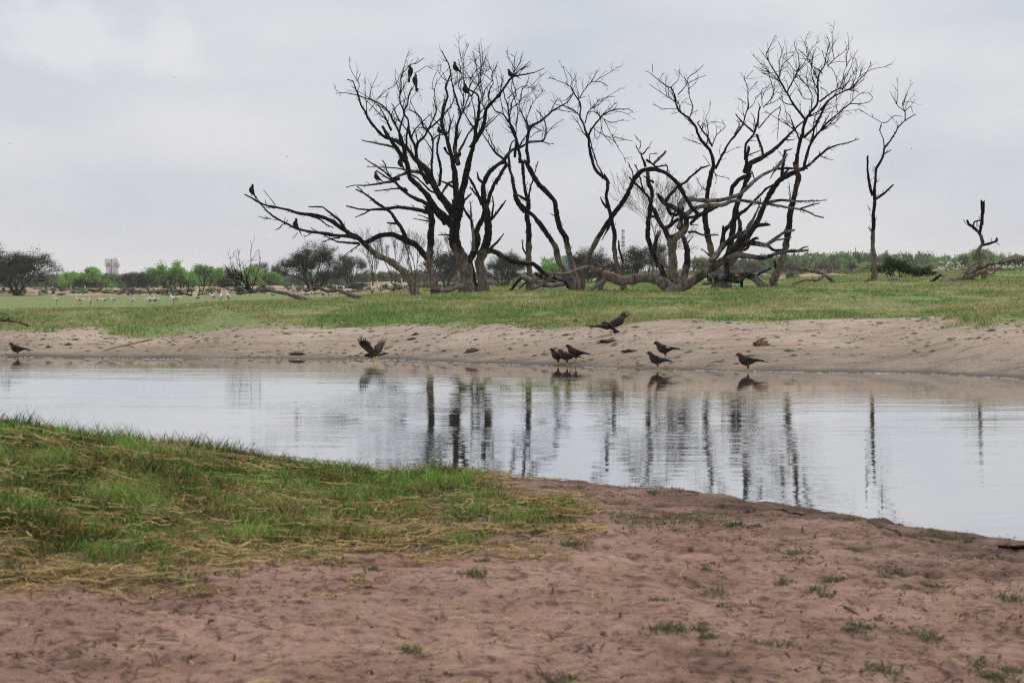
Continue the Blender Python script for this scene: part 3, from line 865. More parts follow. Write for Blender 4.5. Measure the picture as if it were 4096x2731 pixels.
# one paragraph per thing: "name | distance | label | category", then its limbs:
# sheet, start width, end width, wood code (bare start, bare end, grey, orange: 0-9), outline points
# the first limb is the trunk; a '*' marks a limb that carries fine twigs
WOOD = '''
dead_tree | 79 | dead tree leaning far left with two birds on its long arched limb | tree
A 82 14 9010 1990,1395 1960,1290 1900,1180 1800,1090 1690,1020 1560,950 1470,870 1390,790 1300,740 1190,670 1100,600 950,550 800,530 690,500 560,465 440,440 350,400 240,330
A 48 12 0020 1390,800 1290,775 1150,765 1040,745 900,735 780,715 700,690 600,640 480,580 400,520 350,460 310,420 280,370
A 36 8 0010 1270,720 1200,610 1130,550 1090,510 1030,465 900,465
A 30 9 0010 1400,845 1300,840 1180,830 1100,800 1040,770
A 22 7 0010 1200,790 1100,800 1000,835
A 20 6 0020 1420,850 1360,890 1300,940 1240,990
A 24 9 0020 900,560 990,600 1050,650 1110,680
A 11 5 0000 900,740 830,780
A 9 4 0000 960,725 900,680
A 9 4 0000 760,735 710,790
A 8 4 0000 640,650 620,620 630,575
A 14 8 0050 620,650 640,625 660,608
A 14 6 0030 600,650 570,690 530,710
A 10 4 0000 525,450 500,410 460,360 405,290
A 14 6 0010 480,590 420,580 350,565
A 12 5 0010 430,440 420,395
A 12 5 0030 520,480 460,470 395,468

dead_tree | 80.5 | dead tree with straight bare-based trunk between leaning tree and thick forked one | tree
D 92 64 8000 375,1390 345,1230 315,1070 325,950 345,800 360,650 360,540 340,470
A 68 44 0012 2135,1020 2060,930 2000,860 1940,835 1830,780 1740,750 1640,760 1560,790 1490,830
A 46 16 0010 1890,780 1840,690 1800,620 1740,530 1650,460 1530,380 1450,320 1380,290
A 18 8 0020 1440,310 1410,280 1385,260
A 56 16 0010 2180,520 2090,510 1950,480 1800,465 1650,485 1500,495 1380,490 1265,460
A 24 9 0012 1530,495 1430,550 1360,575
D 22 8 0010 330,610 260,570 200,545
D 20 8 0010 320,615 230,605 140,582
A 26 14 0000 1790,640 1740,635 1700,628
D 18 6 0000 310,700 285,705

dead_tree | 81 | thick forked dead tree with dense crown full of perched birds | tree
D 150 88 9000 705,1410 690,1250 680,1100 640,1000 590,900 560,800 575,680 600,560 600,450
D 84 52 0000 600,460 590,300 580,150 560,0
C* 46 8 0000 300,1320 265,1200 240,1080 190,940 185,850 215,700 240,620 225,540 240,470 270,400 265,330 240,260 200,190 180,135
C* 50 9 2010 345,1330 310,1180 330,1050 345,900 380,800 365,760 330,660 300,530 270,400
C* 90 12 0010 342,1870 358,1740 375,1640 400,1500 430,1360 480,1180 500,1050 520,900 545,800 540,650 500,600 440,560 400,500
C* 60 8 0000 480,1160 560,1040 620,940 640,800 650,740 740,650 820,550 880,450 930,410 1050,390 1150,370 1240,330
C 26 10 0000 360,1190 400,1090 440,1010 500,930 560,860 620,800
D 84 9 0010 580,700 500,600 400,500 330,400 280,330 195,230 110,150 60,0 -10,-90 -70,-190 -130,-260 -220,-310 -290,-390 -340,-470 -384,-546 -444,-656 -464,-726 -494,-806 -519,-876 -574,-891
B 78 28 0010 1360,1740 1264,1606 1184,1506 1100,1350 1040,1230 960,1170 880,1080 800,1000 720,960 650,930 580,818
B* 36 11 0000 1180,1490 1100,1300 1090,1180 1100,1050 1110,940 1070,860 1010,800 990,720 940,670 875,630
B* 44 10 0000 1080,1400 1010,1260 970,1130 950,1000 900,900 880,800 870,720 840,680 820,640 860,530 890,430 935,375
B 32 13 0002 950,1100 960,980 1040,900 1090,820 1150,770 1210,710 1260,650 1310,605
B 30 18 0000 850,1200 840,1100 850,950 870,830
B* 32 6 0000 840,1160 790,950 780,870 800,780 830,650 790,560 785,500 800,400 800,320 820,250 870,180 900,155 980,145 1040,95
B* 30 6 0000 850,1140 780,900 720,800 680,720 640,640 560,560 480,510 400,485 330,460 190,425 100,425
B 20 9 0000 800,770 740,680 710,600 685,570
B* 26 8 0000 690,840 640,740 600,660 560,600
B* 15 5 0000 440,700 430,600 415,480 405,350 395,305
B* 9 4 0000 460,640 520,560 560,500 640,490 665,440
B* 8 4 0000 330,450 360,380 345,320 370,245
B* 9 4 0000 940,380 975,420 900,510 880,640
B* 9 4 0000 930,250 1000,210 1060,170 1125,205
B* 9 4 0000 920,200 880,170 830,180 815,240
B 46 11 0040 1120,1400 1000,1290 900,1275 780,1320 700,1350 650,1310 560,1240 480,1190 435,1150
B 22 9 0060 860,1260 760,1240 600,1235 450,1230
B 32 10 0050 780,1345 680,1380 560,1400 430,1415 320,1415 240,1440
B 16 10 0010 700,1350 650,1250 640,1190 615,1150
A 60 12 0012 2310,640 2180,480 2080,410 1960,350 1880,280 1800,200 1740,170 1680,130 1600,80
A 24 9 0010 1900,300 1880,270 1760,270 1580,290
B 26 12 0060 740,1020 640,1000 540,980 420,960 380,945
B 30 17 0000 1190,1420 1200,1250 1170,1100 1160,1000 1185,900
B 20 12 0020 1110,950 1180,900 1260,890 1290,870
B* 20 5 0000 1060,870 1100,780 1150,640 1130,500 1140,460 1110,370 1120,290 1150,235
C* 18 6 0000 380,800 440,650 460,500 470,440 520,330 500,230 480,160
C* 16 5 0000 480,620 520,560 580,470 600,320 600,200 590,65
C* 16 6 0000 545,800 590,620 560,480 580,380 690,340
C* 16 5 0000 400,720 420,550 415,420 420,300 440,180 475,80
C* 14 6 0000 260,740 300,640 290,540 330,440 320,340
C* 14 5 0000 640,770 600,700 620,560 700,450 720,350 740,290
C* 14 5 0000 690,690 660,600 720,480 700,400 740,330 770,250
C* 12 5 0000 240,480 200,400 190,370
C* 12 5 0000 400,620 350,500 380,400 350,230
C 26 12 0000 200,1150 240,1210 300,1270
D 50 22 9020 770,920 760,750 740,600 690,520 650,430 640,340
D 26 12 4060 745,570 750,470 745,408
D 62 52 2020 720,1040 770,930 810,820 800,720 850,600 880,470
D 30 14 0000 620,440 680,380 740,325
D 34 22 0030 500,560 560,600 590,640
D 24 14 0020 540,560 590,610 520,660
D 26 20 0040 560,200 500,230 430,340
D 30 20 0006 560,260 490,220 425,195
D 30 10 0000 560,760 480,755 400,755
D 34 12 0000 560,870 520,830 495,785
D 30 14 0000 540,470 400,330 300,300 170,170 60,120

dead_tree | 82.5 | dead tree with twisted twin stems right behind the thick forked one | tree
D 120 66 9000 875,1400 850,1200 830,1060 870,950 915,800 920,650 900,500 880,400
D 66 38 0010 885,420 880,250 930,120 1000,50 1080,0
C* 38 9 0040 810,1320 850,1240 900,1180 1000,1150 1090,1100 1220,1090 1265,1000 1240,870 1210,820 1160,770
C 16 5 0000 1215,1090 1300,1112 1345,1110
D 46 32 0000 910,450 960,300 1000,200 1080,80 1120,20
C* 34 9 0010 850,1345 830,1280 760,1220 690,1130 640,1050 610,1000
D 40 20 0000 855,440 800,300 750,190 690,90
D 24 14 0000 830,370 780,320 735,265
D 34 10 0002 880,220 830,170 825,100
D 38 15 0000 945,600 1000,550 1060,460 1105,400
D 24 12 0005 955,590 985,450 985,365
D 32 10 0000 930,910 1020,830 1090,750
D 18 8 0000 1010,230 1030,190 1060,170
D 52 44 3030 800,950 900,930 970,920 1080,990 1200,1040 1320,1050 1400,1060 1480,1130 1560,1190 1660,1212 1745,1265 1800,1350
D 60 40 6001 800,1400 770,1250 760,1130 740,1050

dead_tree | 84 | slim dead tree with knotted fork, just right of the big crown | tree
E 64 44 9000 312,1325 305,1150 297,1000 300,850 300,700 285,550 300,450 290,380
E 40 34 0010 290,390 270,320 240,200 210,0
C* 34 9 0010 990,1310 985,1200 960,1080 920,950 870,880 820,800 740,760 700,680
E 46 30 0010 260,520 190,420 165,330 150,240 120,130 90,40
C* 28 8 0000 880,1340 870,1200 900,1100 960,1060
E 24 10 0020 295,380 320,240 350,160 370,100 385,0
E 30 24 0004 290,400 240,370 190,340
E 22 12 0003 275,960 245,900 232,815
C* 28 9 0000 940,1250 960,1080 900,950 880,840 870,700 840,620 830,520
C* 14 5 0000 870,880 920,640 960,600 940,480 960,320 960,200 925,165
C* 12 5 0000 820,800 780,600 760,480 740,380
C* 12 5 0000 960,900 970,760 930,620 900,500 940,340 880,230 850,140
C* 12 5 0000 880,760 1000,660 1010,560 1060,500 1090,400
C* 10 5 0000 860,640 1000,520 1100,530 1200,560

dead_tree | 81.5 | dead tree with two bare trunks spreading in a V behind the low logs | tree
E 66 44 9000 815,1362 770,1150 720,980 680,800 620,680 590,550 575,420 500,330 430,240 370,150 320,50 300,0
C* 44 10 0010 1084,1310 1070,1180 1080,1000 1080,960 1120,920 1220,870 1330,770 1440,710 1500,650 1540,580
E 62 38 9000 790,1355 740,1250 700,1170 620,1040 590,900 520,780 430,650 360,560 290,500 200,430 155,345
C* 16 6 0000 1080,970 1050,880 1000,760 990,650 1010,560 1060,500
C* 12 4 0000 1050,890 1100,740 1160,640 1230,560 1190,490
C* 12 5 0000 1220,970 1150,1000 1100,1050
C* 12 5 0000 1070,910 1140,940 1240,980
C* 10 4 0000 1440,710 1560,760 1620,830
E 14 6 0000 560,550 530,535

dead_tree | 80 | dead tree whose two slim trunks cross in an X, drooping twiggy top | tree
E 60 34 9000 1297,1358 1270,1200 1210,1050 1190,900 1180,750 1150,620 1120,480 1100,350 1120,220 1080,150
F* 40 6 0010 565,1470 470,1380 430,1250 400,1120 400,1030 440,950 500,870 540,820 600,780 680,745 820,745 865,775
F* 24 5 0030 395,1040 350,900 310,830 320,730 300,660 260,600 215,520 160,480 80,450 0,410
F* 13 4 0000 310,640 340,580 400,500 440,450 490,350
F* 7 3 0000 430,465 540,470 605,510
F* 15 4 0000 370,900 390,790 450,730 510,660 530,650 670,625
F 18 12 0000 575,1490 510,1340 450,1170 420,1040
F* 13 4 0000 320,820 240,760 150,720 60,700 10,655
F* 8 4 0000 215,520 230,430 195,370
F* 7 3 0000 165,490 180,440 150,350 145,310
F* 9 3 0000 530,850 540,960 570,1030 640,1060 715,1140
F* 9 3 0000 560,850 620,970 660,1030 860,1085
F* 7 3 0000 540,840 640,890 770,860
F* 7 3 0000 560,1020 640,1110
F* 7 3 0000 480,900 460,930 470,1030 495,1070
F* 14 4 0000 220,600 180,650 130,660
F* 14 5 0000 520,820 450,770 390,800
F* 12 5 0000 560,800 640,770 750,780 820,805
E 30 11 0002 1110,470 1070,410 1050,370
E 54 40 9010 855,1350 880,1200 910,1050 970,900 1040,790 1110,690 1170,610 1240,500 1310,380 1370,260 1420,160 1500,90 1568,70
I 42 36 0010 255,205 330,200 430,240 520,310 590,400 640,480 700,570 780,660
E 24 8 0010 1150,640 1110,740 1075,812
E 16 9 0002 1395,180 1385,100 1350,10
F 28 6 0030 1000,1350 970,1250 930,1180 905,1140
F 20 5 0000 960,1220 1030,1140 1050,1085
F 11 3 0000 935,1165 950,1110 885,1020
F 26 24 0008 1070,1340 1130,1270 1200,1205
F 12 5 0000 1040,1310 1045,1220 1130,1220
F 20 14 0000 1030,1290 1100,1350 1230,1340 1232,1420
F 26 14 0000 1010,1280 1060,1320 1110,1360
E 34 16 7000 1287,1180 1290,1000 1270,900 1260,830

dead_tree | 82 | crooked charred dead stem with brown lower bark beside the pale forked trunk | tree
I 64 36 3013 425,1475 430,1350 400,1250 340,1130 310,1030 280,900 290,780 310,650 330,540 340,420 300,320 290,210
I 34 18 0000 300,640 240,490 180,420 100,340 45,290
I 20 14 0003 205,450 190,400 160,280 120,155
I 34 10 0000 300,340 250,320 190,280
I 34 16 0000 300,700 265,690 225,705
I 50 40 0004 310,1060 330,960 370,870

dead_tree | 79 | pale forked dead tree with long limbs reaching right at mid height | tree
I 105 78 9020 545,1440 500,1300 490,1150 480,1020 470,940
I 70 44 0010 470,960 400,820 330,710 300,640
I 84 32 6030 480,980 540,910 620,850 650,770 640,700 590,640 500,590 420,560 370,470
I 78 58 7010 585,1420 640,1220 650,1060 610,930
I 28 16 0040 660,860 730,860 800,890 950,890
I 56 26 7260 570,820 590,700 580,600 610,520 680,515 800,530 950,535 1060,515 1180,480 1270,410 1350,330 1440,260 1524,220 1610,140 1664,60
I 50 12 6250 640,670 720,610 840,580 1000,570 1100,530 1220,520 1380,550 1480,555 1634,590 1744,605 1844,620 1964,680 2044,695
J 34 9 0060 700,550 850,525 1000,535 1150,530 1305,520
J 20 13 0010 1050,615 1150,580 1245,555
J 20 5 0030 930,530 935,430 915,335
I 40 26 0000 680,770 760,700 860,640 960,590 1040,560
I 36 24 0000 420,820 480,790 540,740 700,710 800,660 900,600
I 18 5 0000 660,970 690,930 725,910
I 15 5 0000 680,785 760,775
I 40 18 0000 430,540 470,460 540,390 640,340 720,260 790,200 870,175
I 44 40 0000 580,860 580,720 590,640
I 34 30 0000 440,600 470,660 530,690 560,670
I 30 24 0000 410,840 480,770 500,700 530,640
I 22 8 0060 370,480 420,530 440,560

dead_tree | 86 | straight dark dead tree with open airy crown behind the pale fork | tree
I 84 42 8000 985,1430 965,1300 930,1150 880,960 850,820 830,700 850,560 860,440 890,300 920,200
G* 44 5 0000 1051,1380 1060,1280 1030,1180 960,1110 910,1030 880,940 820,860 720,770 690,690 680,610 640,530 590,510 500,440 420,370 365,345
G* 32 6 0000 1080,1370 1150,1240 1220,1100 1300,1000 1360,900 1390,800 1410,720 1400,600 1385,520 1360,420
G 24 12 0000 1040,1140 1000,1040 940,960 890,890 908,873
G* 15 5 0000 1040,1130 1070,1020 1160,940 1130,880
G* 15 4 0000 800,850 830,740 800,600 800,520 770,460 700,380
G* 11 4 0000 685,600 770,500 800,410 870,370 950,290
G* 8 4 0000 790,480 900,425 970,400
G* 12 5 0000 685,690 560,610 470,550 390,495
G* 9 3 0000 610,520 690,440 700,340
G* 9 3 0000 720,775 650,745 520,745 435,700
G* 8 3 0000 705,775 620,800
G* 10 4 0000 930,1120 820,1080 740,1045
G* 6 3 0000 800,540 870,475
G* 7 3 0000 650,670 610,530
G 5 3 0000 420,370 415,280
G* 5 3 0000 500,430 530,375
G* 5 3 0000 585,630 580,510
G* 7 3 0000 810,800 890,765
G* 8 4 0000 1410,760 1480,690 1500,620 1568,580
G* 7 3 0000 1410,600 1450,530 1520,460
G* 7 3 0000 1395,430 1470,345
G* 7 4 0000 1400,700 1380,680 1310,630
G* 7 3 0000 920,1000 960,910 1040,880 1130,890
I 11 4 0000 920,225 970,270 1090,297
I 9 4 0000 930,220 955,300 945,355
I 12 5 0000 845,420 800,390 740,280
I 9 4 0000 895,170 850,100 820,60
I 26 7 0010 890,1110 840,1060 795,1030

dead_tree | 83 | stout black dead tree with many rising stems in the right cluster | tree
I 84 44 4000 1060,1400 1070,1200 1090,930 1110,800 1130,650 1150,550 1190,430 1230,300 1260,180
I 46 30 0000 1250,240 1258,150 1262,60 1280,-20
H* 32 13 0000 200,1300 205,1250 220,1140 290,1060 320,980 350,850 370,800
H* 13 5 0000 325,1000 420,880 480,820 540,800 520,900 500,1100
H 22 11 0000 285,1045 220,980 160,930 110,865
H 26 24 0000 300,1060 350,1180 360,1250
H 15 10 0000 215,1260 280,1235 340,1210
H* 11 4 0000 365,800 460,700 470,640 430,500 420,420 345,370
H* 9 4 0000 380,780 480,740 560,690
H* 8 4 0000 360,780 350,640 400,600
H 60 10 0010 190,1420 220,1360 300,1310 400,1260 500,1180 600,1080 680,1000 780,915
I 44 40 0000 1100,480 1110,400 1180,320 1235,290
I 52 42 2003 1015,1010 1030,860 1090,780 1130,720
I 24 16 0000 1035,870 1020,800
I 38 18 0000 1160,720 1280,600 1380,490 1470,400 1540,365
H* 10 4 0000 660,1000 560,940 450,870 380,830
H 13 13 0003 665,1000 645,915
H* 10 5 0000 680,1000 710,1100 715,1150
H 15 5 0000 590,1110 650,1110 690,1095
J 24 9 0000 460,370 520,290 550,220 575,310

dead_tree | 84.5 | leaning pale-based dead tree sweeping right to a long broken bough | tree
J 70 46 9010 230,1400 250,1300 360,1130 440,1020 540,860 620,720 680,560 740,440 840,320 940,260 1020,220
H 40 8 3030 690,1420 780,1370 900,1270 980,1210 1080,1170 1180,1150 1300,1110
H 13 5 0000 920,1265 980,1290 1050,1305
H 18 5 0000 915,1255 970,1210 1015,1165
H 16 6 0000 910,1265 908,1215
J 42 30 0000 850,320 860,200 880,100 890,10
J 12 5 0000 880,90 850,50 835,20
H 18 6 0000 585,1215 620,1205 655,1188
H 24 12 0030 490,1395 500,1390 620,1385 700,1385 780,1392
H 16 6 0000 700,1375 720,1290
J 30 18 0000 800,180 830,140 870,100
J 20 8 0000 800,195 770,240 738,300
J 34 22 6004 850,300 900,240 950,190

dead_tree | 81 | tall slender dead tree with wide fan-shaped crown, right cluster | tree
J 76 50 8002 788,1420 770,1380 800,1290 850,1150 890,1000 920,850 935,700 960,600 1000,450 1030,300 1010,180
H* 44 5 0000 690,1380 690,1300 720,1150 760,1000 780,920 830,850 900,750 920,600 940,480 990,400 1020,280 1040,190 1050,170 1020,115
H* 26 5 0000 775,910 680,790 600,650 560,580 520,500 450,400 400,300 420,250 490,100
H* 15 5 0000 600,645 680,500 720,400 710,300 670,200 675,160
H* 8 4 0000 700,450 770,365
H* 10 4 0000 525,545 430,460 350,380 270,290
H* 8 4 0000 530,490 560,330 580,280 660,260
H* 20 5 0000 910,745 1000,680 1080,620 1160,590 1230,470 1270,390
H* 22 5 0000 925,820 1020,720 1120,660 1210,620 1300,530 1370,470 1410,370
H 30 18 0000 765,1085 860,980 900,880 935,795
H* 32 4 0000 755,1400 800,1230 830,1150 900,1040 1000,930 1100,840 1200,750 1300,750 1400,730 1440,690 1400,640
H 16 11 0000 820,1160 860,1000 900,890
H* 12 4 0000 830,840 840,680 800,600 720,500 640,400 580,330
H* 9 4 0000 838,720 760,710 710,630
H* 10 4 0000 940,465 850,400 790,340 720,320
H* 8 3 0000 840,385 850,300 875,235
H* 7 3 0000 830,365 760,280 705,235
H* 11 4 0000 990,395 1080,310 1150,260 1195,180
H* 9 4 0000 1090,610 1070,500 1030,420 990,400
H* 8 3 0000 1130,580 1150,450 1220,310
H* 8 3 0000 1250,590 1300,490 1330,410
H* 8 4 0000 1215,750 1280,680 1340,650
H* 11 4 0000 800,890 900,860 1000,810 1100,770
H* 8 4 0000 1085,845 1070,740 1130,660
H* 8 4 0000 1130,650 1150,540 1190,470
H* 8 4 0000 920,600 980,640 1010,700
H* 8 4 0000 910,740 860,620 760,560 700,480
H* 8 4 0000 940,480 900,420 850,470 930,560
H* 8 4 0000 1000,400 960,330 940,250
H* 7 3 0000 350,460 430,500 520,540
H* 7 4 0000 500,520 560,640 600,660
J 34 18 0010 780,1230 790,1200 785,1170

dead_tree | 78 | massive leaning dead trunk lying low with broken limbs pointing right | tree
I 112 52 5030 430,1505 520,1470 600,1430 780,1320 900,1230 1040,1130 1140,1020 1190,930 1200,820
I 50 16 0010 1195,840 1180,700 1165,620
J 70 50 6030 120,1160 250,1010 360,920 420,880
J 54 14 1040 390,1010 480,850 560,700 620,560 630,520
J 52 36 1010 450,870 560,800 620,785 690,780
J 30 18 0030 500,820 540,750 585,685
J 20 9 0050 620,600 660,590 700,578
J 62 28 3050 380,1040 500,970 600,980 700,990 780,940 870,870 985,840
J 30 20 3030 690,990 780,1050 850,1050
J 24 17 0050 770,945 850,935 940,920
J 44 30 0020 530,960 560,930 585,920
J 62 27 7040 290,1140 380,1100 520,1110 680,1120 820,1070 950,1050 1160,1035
J 22 12 3040 1040,1045 1090,1020 1135,1010
J 44 20 0000 500,970 500,1010 470,1045
J 40 20 0000 380,900 420,800 390,700 380,620

fallen_log | 77.5 | dark fallen trunk twisting along the grass below the leaning giant | log
J 96 62 2040 90,1325 250,1335 400,1355 480,1305 560,1330 640,1390 745,1465
J 40 30 3005 300,1310 350,1295 405,1288
J 28 18 2013 550,1330 640,1280 715,1240
J 40 24 5080 230,1370 130,1390 40,1398
J 44 24 6060 90,1300 130,1320 145,1370 135,1420
J 40 30 0000 440,1350 440,1400 440,1420

fallen_log | 78.5 | long bleached fallen trunk running left, its middle raised off the grass | log
I 110 92 9033 500,1465 380,1380 260,1330 150,1328 60,1350 -60,1365 -150,1330 -240,1305
E 70 22 7010 1100,1165 1050,1140 920,1100 860,1110 780,1140 650,1170 510,1165
E 62 30 7040 1190,1165 1100,1220 1000,1290 900,1360 770,1390
E 34 17 6002 1150,1175 1080,1110 1000,1045
E 40 18 6030 560,1175 480,1270 380,1310 280,1340 160,1378

fallen_log | 82 | grey broken log lying behind the slim tree's foot | log
E 50 46 4080 220,1195 340,1240 450,1280 560,1290 680,1275
E 34 26 1010 235,1185 190,1240 120,1320 45,1392
E 22 16 1000 300,1230 250,1270 215,1305
E 44 30 3020 360,1160 450,1210 560,1250

post_stump | 79 | short rotten stump post standing under the bleached log | stump
E 46 44 6010 1045,1370 1052,1310 1062,1265
E 14 6 2000 1065,1350 1090,1340 1105,1325

fallen_log | 80 | short weathered log between the two thick trunks on the left | log
D 40 66 6062 425,1350 540,1320 645,1290
D 16 10 1000 440,1345 330,1340 240,1333

fallen_branch | 80 | small split branch in the grass left of the V trunks | branch
E 26 14 6020 560,1382 610,1392 660,1400

fallen_branch | 79 | arched reddish fallen branch on the grass right of the tall slender tree | branch
J 48 24 7004 1445,1440 1380,1360 1300,1300 1200,1260 1030,1245
J 34 16 6003 1310,1305 1230,1365 1100,1360 1000,1390 895,1445

dead_tree | 80 | lone thin dead tree standing apart at right, dark with grey foot | tree
K 40 24 9000 365,1428 362,1300 370,1260 350,1200 350,1100 345,950 355,840 360,770
K 24 5 0000 360,780 372,650 375,600 420,510 435,450 490,380 540,290 590,240 650,200 670,195
K 23 12 0000 352,800 325,690 310,600 313,510
K 19 12 0000 368,830 430,780 485,720
K 14 6 0000 435,490 490,462
K 9 3 0000 437,445 430,380 405,320 415,260 340,215 250,160
K 7 4 0000 425,262 460,255 510,210 570,215
K* 9 3 0000 590,240 590,180 540,140 490,55
K* 7 3 0000 590,185 570,120 600,60
K* 7 3 0000 590,175 630,140 650,190
K* 6 3 0000 530,305 540,270 525,250
K 9 4 0000 335,910 315,870
K 9 5 0000 338,1060 320,1030
K 6 3 0000 380,605 360,580

fallen_log | 78 | dark fallen log lying at the foot of the lone thin tree | log
K 26 44 1020 255,1462 330,1432 420,1448 480,1460
K 30 24 1020 470,1455 520,1450 560,1455

fallen_log | 79 | pale thin log half hidden in dry grass beside the dark bush | log
K 30 18 8030 430,1432 500,1418 640,1432 770,1458

fallen_branch | 77.5 | dark forked stub of branch poking up right of the pale log | branch
K 30 12 1000 765,1462 820,1410 860,1380
K 14 6 1000 825,1402 850,1390 878,1395

dead_tree | 80 | short crooked dead tree snag at far right with chopped top | tree
L 64 34 8010 1062,1170 1050,1030 990,900 970,800 1030,720 1030,680 990,590 900,510 840,470 830,435
L 38 46 0010 995,590 1020,430 1035,280 1030,190
L 26 10 0000 910,505 940,430 1000,410 1040,430 1045,470
L 15 10 0000 965,430 965,490
L 38 26 0000 1040,722 1120,700 1210,675 1215,652
L 9 5 0000 1200,690 1245,720
L 10 5 0000 1140,690 1150,640
L 7 4 0000 828,462 795,405
L 10 5 0000 1000,385 985,370

fallen_log | 77.5 | big fallen trunk at far right with raised branch ends, under the snag | log
L 100 48 5023 525,1205 650,1190 780,1140 900,1110 1060,1048
L 40 24 6010 800,1120 860,1010 965,943
L 64 38 5021 830,1090 980,1010 1110,960 1280,945 1430,905
L 26 12 6020 1080,1075 1170,1080 1260,980
L 34 14 0000 800,1180 900,1190 990,1195
L 26 10 0000 860,1150 940,1150 1000,1170

fallen_tree | 76 | fallen tree at left with black upturned branches and a reddish trunk | tree
A 38 28 6032 860,1440 700,1390 600,1360 480,1340 400,1320 280,1340 110,1362
A 24 18 3006 445,1335 400,1280
A* 20 5 0000 250,1335 180,1220 110,1120 60,1040
A* 18 5 0000 240,1320 215,1200 195,1070
A* 18 5 0000 260,1325 200,1240 60,1210 0,1200
A* 15 5 0000 285,1325 310,1240 340,1190
A* 14 5 0000 240,1330 130,1250 60,1160 20,1080
A* 14 5 0000 270,1330 190,1190 120,1170 80,1050
A* 12 5 0000 200,1350 100,1280 0,1280
A* 12 4 0000 330,1320 400,1290 470,1260
A* 12 5 0000 180,1230 90,1190 20,1100
A 14 6 0000 280,1340 250,1390
A* 12 5 0000 150,1350 60,1330 -40,1300

fallen_branch | 77 | bent red-brown fallen branch among the storks near the leaning tree | branch
A 36 22 7023 1430,1418 1300,1380 1200,1340 1050,1350 960,1310 850,1352
A 18 10 2010 1010,1340 985,1300 950,1290
A 16 8 2030 1200,1345 1160,1310
A 10 5 0000 1010,1355 900,1370

fallen_branch | 140 | thorny black dead branch lying on the plain at left | branch
M 24 6 0000 520,825 400,800 300,805 130,800 20,730
M* 14 5 0000 430,795 450,700 380,660
M* 12 5 0000 370,795 300,740 270,680
M* 10 4 0000 480,805 490,740 520,700
M* 8 4 0000 340,790 360,700 340,650
M* 8 4 0000 200,800 210,730
M* 8 4 0000 260,800 240,740 190,710

fallen_branch | 138 | smaller black dead branch just right of the thorny one on the plain | branch
M 18 8 0000 540,825 590,800 650,805 670,815
M* 12 4 0000 560,820 580,740 560,700
M* 12 4 0000 600,805 640,700 650,690
M* 10 4 0000 620,805 660,760 725,755
M* 8 4 0000 640,805 690,780 720,790

fallen_branch | 48.5 | forked brown branch on the grass at the far left edge | branch
N 22 26 4003 -60,1110 0,1115 90,1100 200,1115 340,1145
N 16 12 4000 95,1100 75,1050 10,1030
N 10 6 0060 90,1095 60,1085

pole | 45 | long pale bamboo pole lying on the sand at left | pole
N 13 26 9020 1170,1468 1400,1405 1600,1362 1755,1328
'''

wood_rng = random.Random(4)
def grow_twigs(mb, P, R, r0, n_per_m, up, sgn, level=0):
    """short side twigs along the polyline P where it is thin"""
    seg = np.linalg.norm(np.diff(P, axis=0), axis=1)
    L = seg.sum()
    g = wood_rng
    cnt = int(L * n_per_m + g.random())
    for _ in range(cnt):
        t = g.random() ** 0.75
        k = min(len(P) - 2, int(t * (len(P) - 1)))
        if R[k] > r0:
            if g.random() > 0.25:
                continue
        T = P[k + 1] - P[k]
        T = T / (np.linalg.norm(T) + 1e-9)
        q = np.array([g.gauss(0, 1), g.gauss(0, 0.8), g.gauss(0, 1)])
        q -= T * q.dot(T)
        q /= np.linalg.norm(q) + 1e-9
        dv = T * 0.85 + q * 0.75 + np.array([0, 0, up * 0.35])
        dv /= np.linalg.norm(dv)
        ln = (0.25 + 0.75 * g.random() ** 1.5) * (1.0 - 0.55 * t if level == 0 else 0.42)
        pts, p = [P[k]], P[k].copy()
        for s in range(4):
            dv = dv + np.array([g.gauss(0, .15), g.gauss(0, .15), g.gauss(0.03, .15)])
            dv /= np.linalg.norm(dv)
            p = p + dv * ln / 4
            pts.append(p.copy())
        rr = max(0.0085, min(0.017, R[k] * 0.65)) * (0.8 if level else 1)
        V, T3 = tube_vt(np.array(pts), np.linspace(rr, rr * 0.45, 5), 3, cap=False)
        mb.add(V, T3, (0, 0, 0))
        if level == 0:
            grow_twigs(mb, np.array(pts), np.full(5, rr), 1, 2.6, up, sgn, 1)

def grow_boughs(mb, P, R, n_per_m):
    """longer side boughs in the crown, each with its own twigs"""
    g = wood_rng
    L = np.linalg.norm(np.diff(P, axis=0), axis=1).sum()
    for _ in range(int(L * n_per_m + g.random())):
        k = min(len(P) - 2, int((0.15 + 0.58 * g.random()) * (len(P) - 1)))
        if R[k] > 0.10:
            continue
        T = P[k + 1] - P[k]
        T = T / (np.linalg.norm(T) + 1e-9)
        q = np.array([g.gauss(0, 1), g.gauss(0, 0.9), g.gauss(0, 0.8)])
        q -= T * q.dot(T)
        q /= np.linalg.norm(q) + 1e-9
        dv = T * 0.9 + q * 0.65 + np.array([0, 0, 0.30])
        dv /= np.linalg.norm(dv)
        ln = g.uniform(0.7, 1.7)
        pts, p = [P[k]], P[k].copy()
        for s in range(6):
            dv = dv + np.array([g.gauss(0, .20), g.gauss(0, .20), g.gauss(0.04, .16)])
            dv /= np.linalg.norm(dv)
            p = p + dv * ln / 6
            pts.append(p.copy())
        r0 = max(0.016, min(0.034, R[k] * 0.6))
        rr = np.linspace(r0, r0 * 0.4, 7)
        V, T3 = tube_vt(np.array(pts), rr, 4, cap=False)
        mb.add(V, T3, (0, 0, 0))
        grow_twigs(mb, np.array(pts), rr, 1, 3.2, 0.7, 1)

